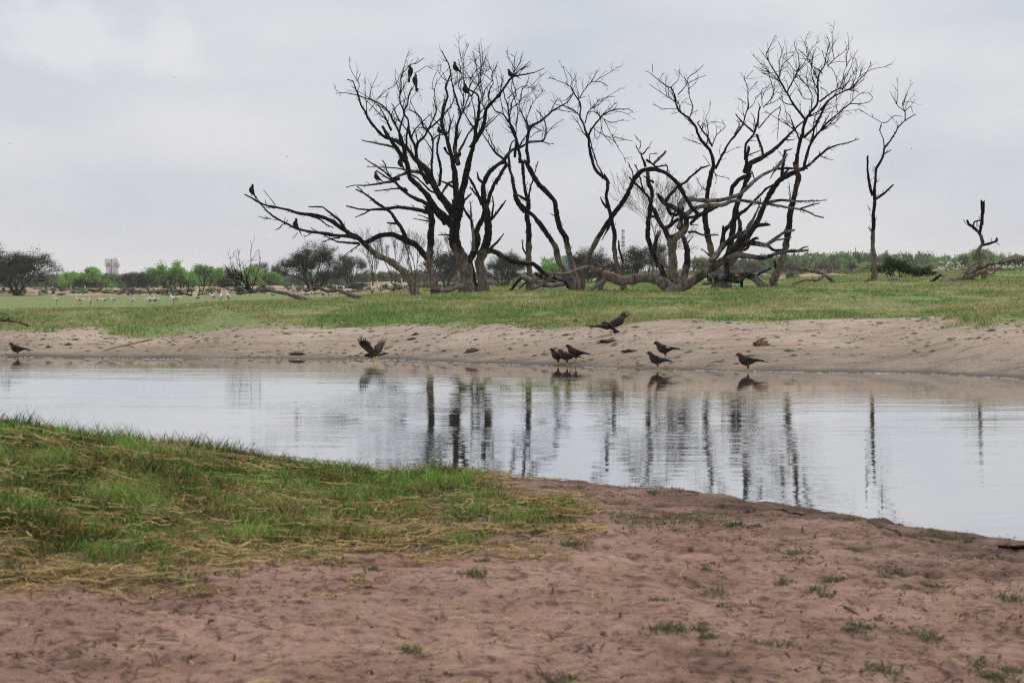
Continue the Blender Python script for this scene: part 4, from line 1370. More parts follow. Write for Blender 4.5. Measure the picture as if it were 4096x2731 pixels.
LIMB_PTS = []      # (thing index, photo x, photo y, depth) of every limb point, for perching birds
for par in WOOD.strip().split('\n\n'):
    lines = par.strip().split('\n')
    name, Y0, label, cat = [s.strip() for s in lines[0].split('|')]
    Y0 = float(Y0)
    known = []                                  # (x, y, Y) of limb points already built
    root = None
    standing = name in ('dead_tree',)
    for li, ln in enumerate(lines[1:]):
        tok = ln.split()
        twig = tok[0].endswith('*')
        ox, oy, sc = CROPS[tok[0][0]]
        w0, w1 = float(tok[1]) * sc, float(tok[2]) * sc
        bc = [int(c) / 9.0 for c in tok[3]]
        pts = np.array([[float(v) for v in p.split(',')] for p in tok[4:]])
        pts = pts * sc + np.array([ox, oy])
        Q = catmull(pts, 5.0 if w0 < 8 else 7.0, 0.45)
        m = len(Q)
        s = np.concatenate([[0], np.cumsum(np.linalg.norm(np.diff(Q, axis=0), axis=1))])
        t = s / s[-1]
        sm = s * Y0 / F
        if li == 0:
            Ya, slope = Y0, (0.0 if standing else wood_rng.uniform(-0.25, 0.25))
            if standing and abs(pts[-1][0] - pts[0][0]) > 200:
                slope = wood_rng.uniform(-0.2, 0.1)
        else:
            kk = min(known, key=lambda k: (k[0] - Q[0][0]) ** 2 + (k[1] - Q[0][1]) ** 2)
            Ya = kk[2]
            slope = wood_rng.choice((-1, 1)) * wood_rng.uniform(0.15, 0.65)
        Ys = Ya + slope * sm + 0.10 * np.sin(sm * 1.7 + li) * np.clip(sm, 0, 1)
        P = np.array([at(Q[i][0], Q[i][1], Ys[i]) for i in range(m)])
        w = w0 + (w1 - w0) * (t ** 0.8)
        if li == 0 and standing:
            w = w * (1 + (0.35 if pts[0][1] - pts[min(2, len(pts) - 1)][1] > 60 else 0.0) * np.exp(-s / 14.0))           # root flare
        R = np.maximum(w * 1.02 * Ys / F / 2, 0.012)
        g = np.random.default_rng(1000 + li * 7 + int(Y0 * 31))
        if w0 > 5:                                           # crooked rather than smooth
            P = P + np.cumsum(g.normal(0, 0.009, (m, 3)), axis=0) * np.array([1, 1, 0.5])
            R = R * (1 + 0.16 * (vnoise(sm * 4.0, 0 * sm, li + 5) - 0.5) * 2)
        if li == 0:
            if name in ('dead_tree', 'post_stump'):
                foot = P[0] - np.array([0, 0, 0.45])
                P, R, t, Q, Ys = np.vstack([foot, P]), np.r_[R[0] * 1.25, R], np.r_[0, t], np.vstack([Q[0], Q]), np.r_[Ys[0], Ys]
            gz = P[0][2] if name not in ('dead_tree', 'post_stump') else P[0][2] + 0.45
            root = thing(name, label, cat, (P[0][0], P[0][1], gz))
            org = np.array(root.location)
        n = 12 if w0 > 22 else (9 if w0 > 9 else (6 if w0 > 4.5 else 4))
        V, T3 = tube_vt(P - org, R, n, ridge=0.15 if w0 > 9 else 0.07, seed=li * 13 + int(Y0), jag=(R[-1] * 2.2 if w1 > 3.2 else R[-1] * 2))
        col = np.zeros((len(V), 3))
        tv = np.r_[np.repeat(t, n), 0, 1]
        bare = bc[0] + (bc[1] - bc[0]) * sstep(0.18, 0.62, tv)
        if not standing:
            bare = np.full(len(tv), bc[0])
        if li == 0 and standing:
            hgt = V[:, 2]
            bare = bc[0] * (1 - sstep(0.9, 2.5, hgt))
        col[:, 0] = bare
        col[:, 1] = bc[2] * (0.6 + 0.4 * tv)
        col[:, 2] = bc[3] * np.where(bc[3] > 0.7, 1, sstep(0.35, 1.0, tv))
        limb = link('trunk' if li == 0 else 'branch', mesh_data(name + '_limb', V, T3, np.tile(np.array([[.46, .35, .22]]), (len(V), 1)) if name == 'pole' else col, True), M_blade if name == 'pole' else M_wood, root)
        for i in range(0, len(Q), 1):
            known.append((Q[i][0], Q[i][1], Ys[i]))
            LIMB_PTS.append((label, Q[i][0], Q[i][1], Ys[i]))
        mb = MB()
        if twig:
            grow_twigs(mb, P - org, R, 0.05, 2.8, 0.7, 1)
            grow_boughs(mb, P - org, R, 0.75 if 'crown full' in label or 'fan-shaped' in label else 0.45)
        elif w0 > 4 and name not in ('pole',):
            # broken thorns and splinters
            for _ in range(int(sm[-1] * 4.0)):
                k = g.integers(1, m - 1)
                Tn = P[k + 1] - P[k]
                Tn = Tn / (np.linalg.norm(Tn) + 1e-9)
                q = g.normal(0, 1, 3)
                q -= Tn * q.dot(Tn)
                q /= np.linalg.norm(q) + 1e-9
                L_ = 0.06 + 0.14 * g.random()
                a = P[k] - org + q * R[k] * 0.7
                pts3 = np.array([a, a + (q * 0.8 + Tn * 0.4) * L_ * 0.5, a + (q * 0.6 + Tn * 0.9) * L_])
                V, T3 = tube_vt(pts3, [0.016, 0.012, 0.005], 4)
                mb.add(V, T3, (bare[min(k * n, len(bare) - 1)] * 0.6, 0, 0))
        if mb.n:
            tw = mb.build('twigs' if twig else 'splinters', M_wood, limb)
            tag(tw, kind='stuff')

# thin grey leafless tree behind the pale fork
def bare_tree(p, H, W, seed, depth=6, lean=0.0, spread=0.55):
    g = random.Random(seed)
    mb = MB()
    def rec(a, d, L, r, lv):
        pts, q = [a], a.copy()
        for s in range(4):
            d = d + np.array([g.gauss(0, .13), g.gauss(0, .13), g.gauss(.03, .10)])
            d /= np.linalg.norm(d)
            q = q + d * L / 4
            pts.append(q.copy())
        V, T = tube_vt(np.array(pts), np.linspace(r, r * 0.62, 5), 5 if r > .05 else 3, cap=False)
        mb.add(V, T)
        if lv < depth:
            for c in range(2 if g.random() < .6 else 3):
                v = np.array([g.gauss(0, 1), g.gauss(0, 1), g.gauss(0, .6)])
                nd = d + v / np.linalg.norm(v) * spread + np.array([0, 0, 0.12])
                nd /= np.linalg.norm(nd)
                rec(pts[g.randint(2, 4)] if c else q, nd, L * g.uniform(.66, .88), max(r * 0.60, 0.008), lv + 1)
    return mb, rec
# ---------------------------------------------------------------- living trees and bushes in the background
def tree_shape(kind, seed, leaves):
    """unit tree (height 1, width 1): returns wood and foliage meshes"""
    g = random.Random(seed)
    wood, tips = MB(), []
    P = dict(acacia=dict(stems=7, tilt=.80, L=.34, k=.74, depth=5, spread=.55, up=.03, r=.022),
             green=dict(stems=3, tilt=.55, L=.26, k=.78, depth=4, spread=.75, up=.06, r=.026),
             bare=dict(stems=2, tilt=.30, L=.30, k=.78, depth=6, spread=.46, up=.13, r=.020),
             bush=dict(stems=8, tilt=.75, L=.42, k=.72, depth=3, spread=.55, up=.05, r=.016))[kind]
    def rec(a, d, L, r, lv):
        q, pts = a.copy(), [a]
        for s in range(3):
            d = d + np.array([g.gauss(0, .12), g.gauss(0, .12), g.gauss(0, .10) + P['up'] * .5])
            d /= np.linalg.norm(d)
            q = q + d * L / 3
            pts.append(q.copy())
        V, T = tube_vt(np.array(pts), np.linspace(r, r * .66, 4), 5 if lv < 2 else 3, cap=False)
        wood.add(V, T)
        if lv >= P['depth'] - (2 if kind == 'acacia' else 1):
            tips.extend(pts[1:])
        if kind == 'acacia' and lv >= P['depth'] - 1:
            for e in range(3):                       # fine rising twigs fringe the crown
                v = d + np.array([g.gauss(0, .5), g.gauss(0, .5), g.gauss(.15, .35)])
                v /= np.linalg.norm(v)
                V, T = tube_vt(np.array([q, q + v * .035, q + v * .07 + np.array([0, 0, .006])]), [.0022, .0018, .001], 3, cap=False)
                wood.add(V, T)
                tips.append(q + v * .05)
        if lv < P['depth']:
            for c in range(3 if g.random() < .45 else 2):
                v = np.array([g.gauss(0, 1), g.gauss(0, 1), g.gauss(0, .5 if kind != 'acacia' else .3)])
                nd = d + v / np.linalg.norm(v) * P['spread'] * g.uniform(.7, 1.3) + np.array([0, 0, P['up']])
                if kind == 'acacia' and lv > 2:
                    nd[2] *= .65
                nd /= np.linalg.norm(nd)
                rec(q if c == 0 else pts[g.randint(2, 3)], nd, L * P['k'] * g.uniform(.8, 1.15), max(r * .62, .0022), lv + 1)
    for s in range(P['stems']):
        az = 6.283 * s / P['stems'] + g.uniform(-.5, .5)
        tl = P['tilt'] * g.uniform(.35, 1.2)
        rec(np.array([math.cos(az) * .012, math.sin(az) * .012, -0.03]), np.array([math.cos(az) * math.sin(tl), math.sin(az) * math.sin(tl), math.cos(tl)]), P['L'], P['r'], 0)
    Vw = np.concatenate(wood.V)
    tp = np.array(tips)
    lo, hi = np.minimum(Vw.min(0), tp.min(0)), np.maximum(Vw.max(0), tp.max(0))
    c0 = (lo + hi) / 2
    scl = np.array([1 / (hi[0] - lo[0]), 1 / (hi[1] - lo[1]), 1 / hi[2]])
    off = np.array([c0[0], c0[1], 0])
    wm = mesh_data(kind + '_wood', (Vw - off) * scl, np.concatenate(wood.T), None, True)
    lm = None
    if leaves:
        gg = np.random.default_rng(seed)
        tp = (tp - off) * scl
        base = tp[gg.integers(0, len(tp), leaves)]
        sg = dict(acacia=(.038, .038, .030), green=(.055, .055, .050), bush=(.06, .06, .06))[kind]
        c = base + gg.normal(0, 1, (leaves, 3)) * np.array(sg)
        c[:, 2] = np.clip(c[:, 2], .03, 1.04)
        sz = dict(acacia=.0085, green=.026, bush=.034)[kind] * (0.6 + .8 * gg.random(leaves))
        a, b = gg.normal(0, 1, (leaves, 3)), gg.normal(0, 1, (leaves, 3))
        if kind == 'acacia':
            a[:, 2] *= .35
            b[:, 2] *= .5
        a /= np.linalg.norm(a, axis=1)[:, None]
        b -= a * (a * b).sum(1)[:, None]
        b /= np.linalg.norm(b, axis=1)[:, None]
        s1, s2 = sz[:, None], sz[:, None] * .6
        V = np.stack([c - a * s1, c + b * s2, c + a * s1, c - b * s2], 1).reshape(-1, 3)
        Q = np.arange(4 * leaves).reshape(-1, 4)
        clump = fbm(base[:, 0] * 7 + base[:, 2] * 3, base[:, 1] * 7 + base[:, 2] * 5, seed)
        sh = (0.70 + .6 * clump) * (1 + gg.normal(0, .16, leaves))
        lm = (V, Q, np.repeat(sh.clip(.3, 1.8), 4))
    return wm, lm

LEAFCOL = {'dark': (0.060, 0.068, 0.050), 'grey': (0.115, 0.118, 0.095), 'green': (0.215, 0.420, 0.105), 'lime': (0.280, 0.480, 0.120), 'pale': (0.280, 0.370, 0.170),
           'brown': (0.190, 0.150, 0.120), 'bottle': (0.032, 0.075, 0.026), 'olive': (0.095, 0.135, 0.060)}
SHAPES, LEAVES = {}, {}
def shape(kind, var, colour):
    key = (kind, var)
    if key not in SHAPES:
        SHAPES[key] = tree_shape(kind, 40 + var * 17 + len(kind), {'acacia': 24000, 'green': 5000, 'bare': 0, 'bush': 1500}[kind])
    wm, lm = SHAPES[key]
    if lm is None:
        return wm, None
    k2 = (kind, var, colour)
    if k2 not in LEAVES:
        c = np.array(LEAFCOL[colour])[None, :] * lm[2][:, None]
        LEAVES[k2] = mesh_data(kind + '_leaves', lm[0], lm[1], c)
    return wm, LEAVES[k2]

def plant(name, kind, var, colour, x0, x1, ytop, ybase, Y, label, cat='tree', group=None, rot=None, depth=1.0):
    """stands between photo columns x0 and x1, top and foot at the given rows, at distance Y"""
    xc = (x0 + x1) / 2
    if kind == 'green':                     # leafy crowns thin out towards their edge
        x0, x1 = xc - (xc - x0) * 1.22, xc + (x1 - xc) * 1.22
    p = at(xc, ybase, Y)
    gz = float(ground_z(p[0], p[1]))
    p[2] = min(p[2], gz + 0.3) if Y < 262 else min(p[2], gz + 0.5)
    top = at(xc, ytop, Y)[2]
    W, H = (x1 - x0) / F * Y, top - p[2]
    wm, lm = shape(kind, var, colour)
    o = thing(name, label, cat, tuple(p), group)
    o.rotation_euler = (0, 0, random.uniform(0, 6.28) if rot is None else rot)
    wd = link('trunk' if cat == 'tree' else 'stems', wm, M_farwood, o)
    wd.scale = (W, W * depth, H)
    if lm:
        lf = link('crown' if cat == 'tree' else 'foliage', lm, M_leaf, o)
        lf.scale = (W, W * depth, H)
    return o

plant('acacia_tree', 'acacia', 0, 'dark', -100, 258, 985, 1184, 250, 'dark spreading acacia at the far left edge', rot=0.3)
plant('acacia_tree', 'acacia', 1, 'dark', -190, 90, 962, 1180, 262, 'taller dark acacia cut by the left edge, behind the spreading one', rot=1.0)
plant('green_tree', 'green', 0, 'lime', 236, 318, 1086, 1160, 330, 'small bright green tree right beside the far left acacia')
plant('green_tree', 'green', 1, 'olive', 300, 368, 1101, 1160, 330, 'small dull green tree left of the round bright one')
plant('green_tree', 'green', 2, 'green', 356, 452, 1070, 1168, 310, 'round bright green tree in front of the white tower')
plant('acacia_tree', 'acacia', 2, 'grey', 474, 560, 1082, 1172, 300, 'thin grey acacia just right of the tower')
plant('acacia_tree', 'acacia', 0, 'grey', 530, 640, 1078, 1178, 285, 'grey-brown acacia between tower and big green trees', rot=2.0)
plant('green_tree', 'green', 1, 'green', 596, 724, 1043, 1165, 330, 'tallest green tree of the row right of the tower')
plant('green_tree', 'green', 0, 'green', 694, 784, 1072, 1165, 335, 'middle green tree of the row right of the tower')
plant('green_tree', 'green', 2, 'green', 770, 880, 1060, 1165, 325, 'broad green tree at the right end of the row')
plant('green_tree', 'green', 1, 'olive', 850, 920, 1075, 1165, 345, 'dull green tree behind the right end of the row')
plant('acacia_tree', 'acacia', 1, 'brown', 880, 990, 1058, 1165, 350, 'brownish thin tree behind the fallen black branches')
plant('green_tree', 'green', 0, 'lime', 968, 1050, 1066, 1165, 330, 'bright green tree behind the fallen tree')
plant('acacia_tree', 'acacia', 2, 'brown', 965, 1082, 1043, 1160, 380, 'brownish flat-topped tree behind the bright green one')
plant('acacia_tree', 'acacia', 0, 'grey', 1070, 1135, 1043, 1160, 390, 'pale grey thin tree left of the big dark acacia', rot=4.0)
plant('green_tree', 'green', 2, 'lime', 1052, 1116, 1088, 1165, 330, 'low bright green tree left of the big dark acacia')
plant('acacia_tree', 'acacia', 1, 'dark', 1100, 1390, 958, 1160, 200, 'big dark umbrella acacia left of the leaning dead tree', rot=2.4)
plant('acacia_tree', 'acacia', 2, 'grey', 1330, 1480, 1010, 1150, 260, 'greyish acacia partly hidden by the big dark one')
for i, (a, b, t, lab) in enumerate(((1420, 1560, 905, 'leafless grey tree behind the long arched limb'), (1500, 1640, 880, 'tall leafless grey tree behind the leaning trunk'),
                                    (1580, 1720, 905, 'leafless grey tree between leaning trunk and straight trunk'), (1690, 1850, 915, 'leafless grey tree seen between the thick trunks'))):
    plant('bare_tree', 'bare', i % 3, None, a, b, t, 1152, 175 + 12 * i, lab)
plant('green_tree', 'green', 0, 'grey', 1700, 1860, 1015, 1150, 240, 'grey-green bushy tree behind the thick forked trunk')
plant('bush', 'bush', 0, 'brown', 1560, 1740, 1085, 1150, 250, 'brown scrub bush on the dirt bank behind the leaning trunk', 'bush')
plant('acacia_tree', 'acacia', 0, 'grey', 1900, 2115, 992, 1160, 205, 'grey-green flat acacia behind the low diagonal branch', rot=5.0)
plant('green_tree', 'green', 1, 'green', 2150, 2256, 1026, 1140, 320, 'green tree framed between slim tree and V trunks')
plant('acacia_tree', 'acacia', 1, 'dark', 2246, 2490, 982, 1150, 220, 'dark acacia behind the crossing trunks', rot=0.0)
plant('acacia_tree', 'acacia', 2, 'dark', 2450, 2690, 966, 1150, 225, 'dark acacia between crossing trunks and pale forked tree')
plant('green_tree', 'green', 2, 'pale', 2690, 2850, 1030, 1140, 330, 'pale green round tree seen under the leaning giant')
plant('acacia_tree', 'acacia', 1, 'brown', 2960, 3070, 1035, 1125, 300, 'brownish bush tree right of the leaning pale-based trunk')
plant('acacia_tree', 'acacia', 0, 'brown', 3120, 3230, 1038, 1125, 300, 'brownish bush tree right of the tall slender trunk', rot=1.7)
plant('acacia_tree', 'acacia', 2, 'brown', 3250, 3360, 1040, 1125, 310, 'brownish bush tree above the arched fallen branch')
plant('acacia_tree', 'acacia', 1, 'grey', 3360, 3470, 1042, 1125, 320, 'greyish low tree left of the lone thin dead tree')
plant('acacia_tree', 'acacia', 0, 'grey', 2870, 2980, 1045, 1125, 330, 'greyish low tree seen between leaning trunks')
plant('green_tree', 'green', 0, 'pale', 3440, 3560, 1050, 1120, 300, 'pale green low tree behind the lone thin dead tree')
plant('green_tree', 'green', 1, 'pale', 3700, 3800, 1030, 1110, 290, 'pale green tree right of the dark bush')
plant('green_tree', 'green', 2, 'pale', 3780, 3870, 1018, 1110, 300, 'pale green tree left of the crooked snag')
plant('green_tree', 'green', 0, 'pale', 3850, 3960, 994, 1110, 320, 'tallest pale green tree right behind the crooked snag')
plant('green_tree', 'green', 1, 'pale', 3950, 4040, 1012, 1110, 310, 'pale green tree right of the crooked snag')
plant('acacia_tree', 'acacia', 2, 'brown', 3985, 4080, 1022, 1105, 290, 'brown bushy tree near the right edge')
plant('acacia_tree', 'acacia', 1, 'brown', 4050, 4180, 1000, 1105, 280, 'brown tree cut by the right edge')
plant('bush', 'bush', 1, 'pale', 3740, 3840, 1062, 1100, 262, 'low pale bush left of the snag with white birds on it', 'bush')
plant('bush', 'bush', 2, 'pale', 3830, 3930, 1064, 1100, 262, 'low pale bush right behind the snag with white birds on it', 'bush')
plant('bush', 'bush', 0, 'brown', 3920, 4010, 1066, 1100, 262, 'low brownish bush right of the snag with white birds on it', 'bush')
plant('bush', 'bush', 1, 'pale', 4000, 4110, 1066, 1100, 262, 'low pale bush at the right edge with white birds on it', 'bush')
# the dark green bush on the right crest: three leafy masses of one shrub
o = thing('leafy_bush', 'dark green leafy bush on the crest beside the lone thin tree', 'bush', tuple(at(3630, 1118, 87)))
for (x0, x1, yt, var) in ((3510, 3600, 1024, 0), (3545, 3665, 1045, 1), (3610, 3720, 1058, 2), (3660, 3745, 1078, 0)):
    wm, lm = shape('bush', var, 'bottle')
    p = at((x0 + x1) / 2, 1118, 87)
    W, H = (x1 - x0) / F * 87 * 1.15, at(0, yt, 87)[2] - p[2]
    for nm, me, mt in (('stems', wm, M_farwood), ('foliage', lm, M_leaf)):
        c = link(nm, me, mt, o)
        c.location = p - np.array(o.location)
        c.scale = (W, W, H)
# slim willow-like bare tree behind the pale fork
p = at(2610, 1150, 92)
gz = float(ground_z(p[0], p[1])); p[2] = gz - .1
mb, rec = bare_tree(p, 5, 3, 3)
for k in range(4):
    rec(np.array([0.05 * k, 0, 0.0]), np.array([-.12 + .1 * k, .05 * k, 1.0]), 1.5, .035, 0)
M_thin = mat_plain('thin_grey_twig', (0.20, 0.19, 0.18), 0.9, 0.2, 4)
root = thing('thin_bare_tree', 'thin pale leafless sapling behind the crooked charred stem', 'tree', tuple(p))
mb.build('trunk', M_thin, root)

# scrub on the far dirt bank
sc_i = 0
for (x0, x1, yt, yb, c, lab) in ((225, 262, 1172, 1186, 'bottle', 'dark little shrub at the foot of the left acacia'), (308, 350, 1155, 1178, 'green', 'green shrub on the dirt bank under the round tree'),
                            (420, 450, 1152, 1172, 'green', 'green shrub on the dirt bank below the tower'), (470, 540, 1150, 1180, 'brown', 'brown scrub below the thin grey acacia'),
                            (820, 880, 1150, 1176, 'pale', 'pale scrub under the green row'), (1195, 1260, 1152, 1178, 'brown', 'brown scrub left of the bent red branch'),
                            (1400, 1480, 1130, 1150, 'bottle', 'dark shrub on the dirt bank near the bare trees'), (3140, 3200, 1085, 1112, 'olive', 'spindly green shrub beyond the arched branch'),
                            (3020, 3090, 1090, 1118, 'pale', 'pale shrub beyond the dark fallen trunk'), (2290, 2380, 1118, 1142, 'pale', 'pale green scrub behind the crossing trunks'),
                            (2060, 2150, 1120, 1145, 'pale', 'pale green scrub behind the slim tree'), (1940, 2040, 1118, 1145, 'brown', 'brown scrub behind the twin stems')):
    plant('shrub', 'bush', sc_i % 3, c, x0, x1, yt, yb, 254, lab, 'shrub')
    sc_i += 1

# the far wood: a dense belt that reads as one mass
def belt(name, x0, x1, n, ya, yb, top_tab, col, label, seed, wpx=(45, 80)):
    g = np.random.default_rng(seed)
    VV, QQ, CC, nn = [], [], [], 0
    tpl = [shape('green', v, 'olive') and SHAPES[('green', v)][1] for v in range(3)]
    for i in range(n):
        Y = ya + (yb - ya) * g.random()
        x = x0 + (x1 - x0) * (i + g.random()) / n
        V, Q, sh = tpl[i % 3]
        pick = g.permutation(len(Q))[:900]
        Vp = V.reshape(-1, 4, 3)[pick]
        cen = Vp.mean(1, keepdims=True)
        Vp = (cen + (Vp - cen) * 1.9).reshape(-1, 3)
        W = (wpx[0] + (wpx[1] - wpx[0]) * g.random()) / F * Y
        p = at(x, HOR, Y)
        z0 = float(ground_z(p[0], p[1])) - 0.3
        H = at(x, np.interp(x, [t[0] for t in top_tab], [t[1] for t in top_tab]) + g.normal(0, 5), Y)[2] - z0
        a = g.random() * 6.283
        R2 = np.array([[math.cos(a), -math.sin(a), 0], [math.sin(a), math.cos(a), 0], [0, 0, 1]])
        VV.append((Vp @ R2.T) * np.array([W, W, H]) + np.array([p[0], p[1], z0]))
        QQ.append(np.arange(len(Vp)).reshape(-1, 4) + nn)
        nn += len(Vp)
        c = np.array(col[g.integers(0, len(col))]) * (1 + g.normal(0, .12))
        CC.append(c[None, :] * np.repeat(sh.reshape(-1, 4)[pick, 0], 4)[:, None])
    o = link(name, mesh_data(name, np.concatenate(VV), np.concatenate(QQ), np.concatenate(CC)), M_leaf)
    tag(o, label, 'wood', kind='stuff')
belt('far_wood', 2840, 4300, 120, 520, 640, [(2800, 1050), (3000, 1030), (3100, 1022), (3350, 1014), (3700, 1014), (3760, 1026), (4300, 1022)],
     [(0.135, 0.235, 0.095), (0.165, 0.275, 0.115), (0.12, 0.21, 0.095)], 'dense belt of trees along the horizon at right', 5)
belt('far_scrub', -200, 2900, 210, 400, 480, [(-200, 1098), (600, 1096), (1100, 1094), (1500, 1090), (2000, 1090), (2600, 1085), (2900, 1080)],
     [(0.16, 0.25, 0.10), (0.18, 0.21, 0.14), (0.14, 0.20, 0.10)], 'low belt of hazy scrub behind the trees at left and centre', 6, (50, 110))
belt('bank_scrub', 2650, 4300, 120, 275, 330, [(2650, 1085), (3300, 1082), (3700, 1062), (4300, 1060)],
     [(0.20, 0.28, 0.12), (0.24, 0.27, 0.16), (0.21, 0.20, 0.15)], 'pale scrub in front of the far wood at right', 8, (30, 70))

belt('dirt_bank_scrub', -300, 2700, 230, 256, 268, [(-300, 1158), (600, 1158), (900, 1154), (1300, 1146), (1700, 1134), (2300, 1122), (2700, 1112)],
     [(0.20, 0.26, 0.12), (0.24, 0.21, 0.15), (0.20, 0.17, 0.13), (0.14, 0.20, 0.08)], 'scrub dotted along the far dirt bank', 9, (18, 62))
# ---------------------------------------------------------------- far buildings
M_white = mat_plain('white_render', (0.72, 0.72, 0.74), 0.8, 0.06, 0.5)
M_conc = mat_plain('grey_concrete', (0.30, 0.31, 0.33), 0.85, 0.1, 0.5)
M_glass = mat_plain('dark_glazing', (0.20, 0.27, 0.36), 0.2, 0.1, 0.5, 0.6)
M_blue = mat_plain('blue_paint', (0.10, 0.19, 0.40), 0.6, 0.1, 0.5)
def part_box(par, name, mat, x0, x1, y0, y1, z0, z1):
    V, T = box_vt(x0, x1, y0, y1, z0, z1)
    mb = MB(); mb.add(V, T)
    return mb.build(name, mat, par, smooth=False)
YT = 750.0
base = at(450, 1150, YT); px = YT / F
tw = thing('tower', 'white blocky water tower with dark windows rising behind the left trees', 'tower', tuple(base))
tw.rotation_euler = (0, 0, math.radians(-8))
zt = lambda y: at(450, y, YT)[2] - base[2]
tw.scale = (1, 0.42, 1)
part_box(tw, 'base_block', M_conc, -9 * px, 30 * px, -4, 5, 0, zt(1096))
part_box(tw, 'shaft', M_white, -21 * px, 20 * px, -3.2, 4, zt(1096), zt(1066))
hd = part_box(tw, 'tank_block', M_white, -25 * px, -1 * px, -4.2, 4.4, zt(1066), zt(1035))
part_box(tw, 'tank_block', M_white, 3.5 * px, 25 * px, -4.2, 4.4, zt(1066), zt(1035))
part_box(tw, 'stair_slot', M_conc, -0.98 * px, 3.48 * px, -3.4, 4.2, zt(1094), zt(1038))
part_box(tw, 'window', M_glass, -16 * px, -3 * px, -4.32, -4.1, zt(1065), zt(1053))
part_box(tw, 'window', M_glass, 14 * px, 24.0 * px, -4.32, -4.1, zt(1064), zt(1052))
for (xx_, yy_) in ((-4, 1079), (-4, 1090), (13, 1079), (13, 1090)):
    part_box(tw, 'window', M_glass, (xx_ - 2) * px, (xx_ + 2) * px, -3.32, -3.1, zt(yy_ + 2.5), zt(yy_ - 2.5))
part_box(tw, 'roof_hut', M_white, 10 * px, 14 * px, -1, 1, zt(1035), zt(1028))
YC = 950.0
px = YC / F
base = at(2492, 1140, YC)
ch = thing('chimney', 'tall white factory chimney with blue bands on the horizon', 'chimney', tuple(base))
zc = lambda y: at(2492, y, YC)[2] - base[2]
ys_ = [1140, 1000, 986, 979, 973, 967, 961, 954, 948, 941, 925, 922, 917]
mats = [M_white, M_white, M_blue, M_white, M_blue, M_white, M_white, M_blue, M_white, M_white, M_conc, M_white]
for i in range(len(ys_) - 1):
    r = (6.6 if i < 9 else 5.6) * px if mats[i] is not M_conc else 8 * px
    V, T = tube_vt([(0, 0, zc(ys_[i])), (0, 0, zc(ys_[i + 1]))], [r * (1.15 - .015 * i) if mats[i] is not M_conc else r, r * (1.135 - .015 * i) if mats[i] is not M_conc else r], 20)
    mb = MB(); mb.add(V, T)
    mb.build('shaft' if mats[i] is M_white else ('platform' if mats[i] is M_conc else 'blue_band'), mats[i], ch, smooth=False)
base = at(2191, 1140, 1300); pm = 1300 / F
ms = thing('mast', 'thin pale mast above the green tree', 'mast', tuple(base))
part_box(ms, 'pole', M_white, -.8 * pm, .8 * pm, -.3, .3, 0, at(2191, 1010, 1300)[2] - base[2])
part_box(ms, 'cross_arm', M_white, -2.5 * pm, 2.5 * pm, -.3, .3, at(2191, 1014, 1300)[2] - base[2], at(2191, 1011.5, 1300)[2] - base[2])
def shed(x0, x1, yt, Y, wall, roof, label):
    a, b = at(x0, 1140, Y), at(x1, 1140, Y)
    h = at(x0, yt, Y)[2] - a[2]
    s = thing('shed', label, 'building', tuple((a + b) / 2))
    w = (b[0] - a[0]) / 2
    part_box(s, 'wall', wall, -w, w, 0, 30, -2, h * .85)
    part_box(s, 'roof', roof, -w * 1.02, w * 1.02, -.6, 31, h * .85, h)
shed(2255, 2300, 1022, 700, M_blue, M_blue, 'blue factory shed glimpsed left of the dark acacia')
shed(2300, 2345, 1030, 720, M_blue, M_white, 'second blue shed glimpsed through the dark acacia')
shed(1975, 2030, 1060, 700, M_white, M_blue, 'white shed with blue roof glimpsed through the flat acacia')
shed(2695, 2712, 1058, 600, M_white, M_white, 'small white wall seen beside the pale forked tree')
shed(470, 560, 1104, 900, M_white, M_white, 'long low white building right of the tower')
# ---------------------------------------------------------------- birds
DARK, RUFOUS, PALE, BUFF = (0.019, 0.011, 0.008), (0.085, 0.036, 0.018), (0.10, 0.075, 0.055), (0.11, 0.05, 0.02)

def loft(st, n=12, tilt=None):
    """closed skin through ellipse stations (x, y, z, half width, half height) along -X..+X"""
    st = np.asarray(st, float)
    P = st[:, :3]
    T = np.gradient(P, axis=0)
    T /= np.linalg.norm(T, axis=1)[:, None]
    a = np.linspace(0, 2 * math.pi, n, endpoint=False)
    V = []
    for i in range(len(P)):
        side = np.array([0, 1.0, 0])
        upv = np.cross(T[i], side)
        upv /= np.linalg.norm(upv) + 1e-9
        if upv[2] < 0: upv = -upv
        V.append(P[i] + np.cos(a)[:, None] * side * st[i, 3] + np.sin(a)[:, None] * upv * st[i, 4])
    V = np.concatenate(V)
    m = len(P)
    i = np.arange(m - 1)[:, None] * n
    j = np.arange(n)[None, :]
    j2 = (j + 1) % n
    tri = np.concatenate([np.stack([i + j, i + j2, i + n + j2], -1).reshape(-1, 3), np.stack([i + j, i + n + j2, i + n + j], -1).reshape(-1, 3)])
    c0, c1 = len(V), len(V) + 1
    V = np.concatenate([V, P[:1], P[-1:]])
    jj = np.arange(n)
    tri = np.concatenate([tri, np.stack([np.full(n, c0), (jj + 1) % n, jj], 1), np.stack([np.full(n, c1), (m - 1) * n + jj, (m - 1) * n + (jj + 1) % n], 1)])
    return V, tri

def rot_y(V, a):
    c, s = math.cos(a), math.sin(a)
    V = np.asarray(V, float)
    return np.stack([V[:, 0] * c + V[:, 2] * s, V[:, 1], -V[:, 0] * s + V[:, 2] * c], 1)

def streak(V, seed, base, alt, amt):
    n = fbm(V[:, 0] * 45 + V[:, 1] * 20, V[:, 2] * 45 + V[:, 1] * 15, seed, 2)
    k = (sstep(.58, .72, n) * amt)[:, None]
    return np.array(base)[None] * (1 - k) + np.array(alt)[None] * k

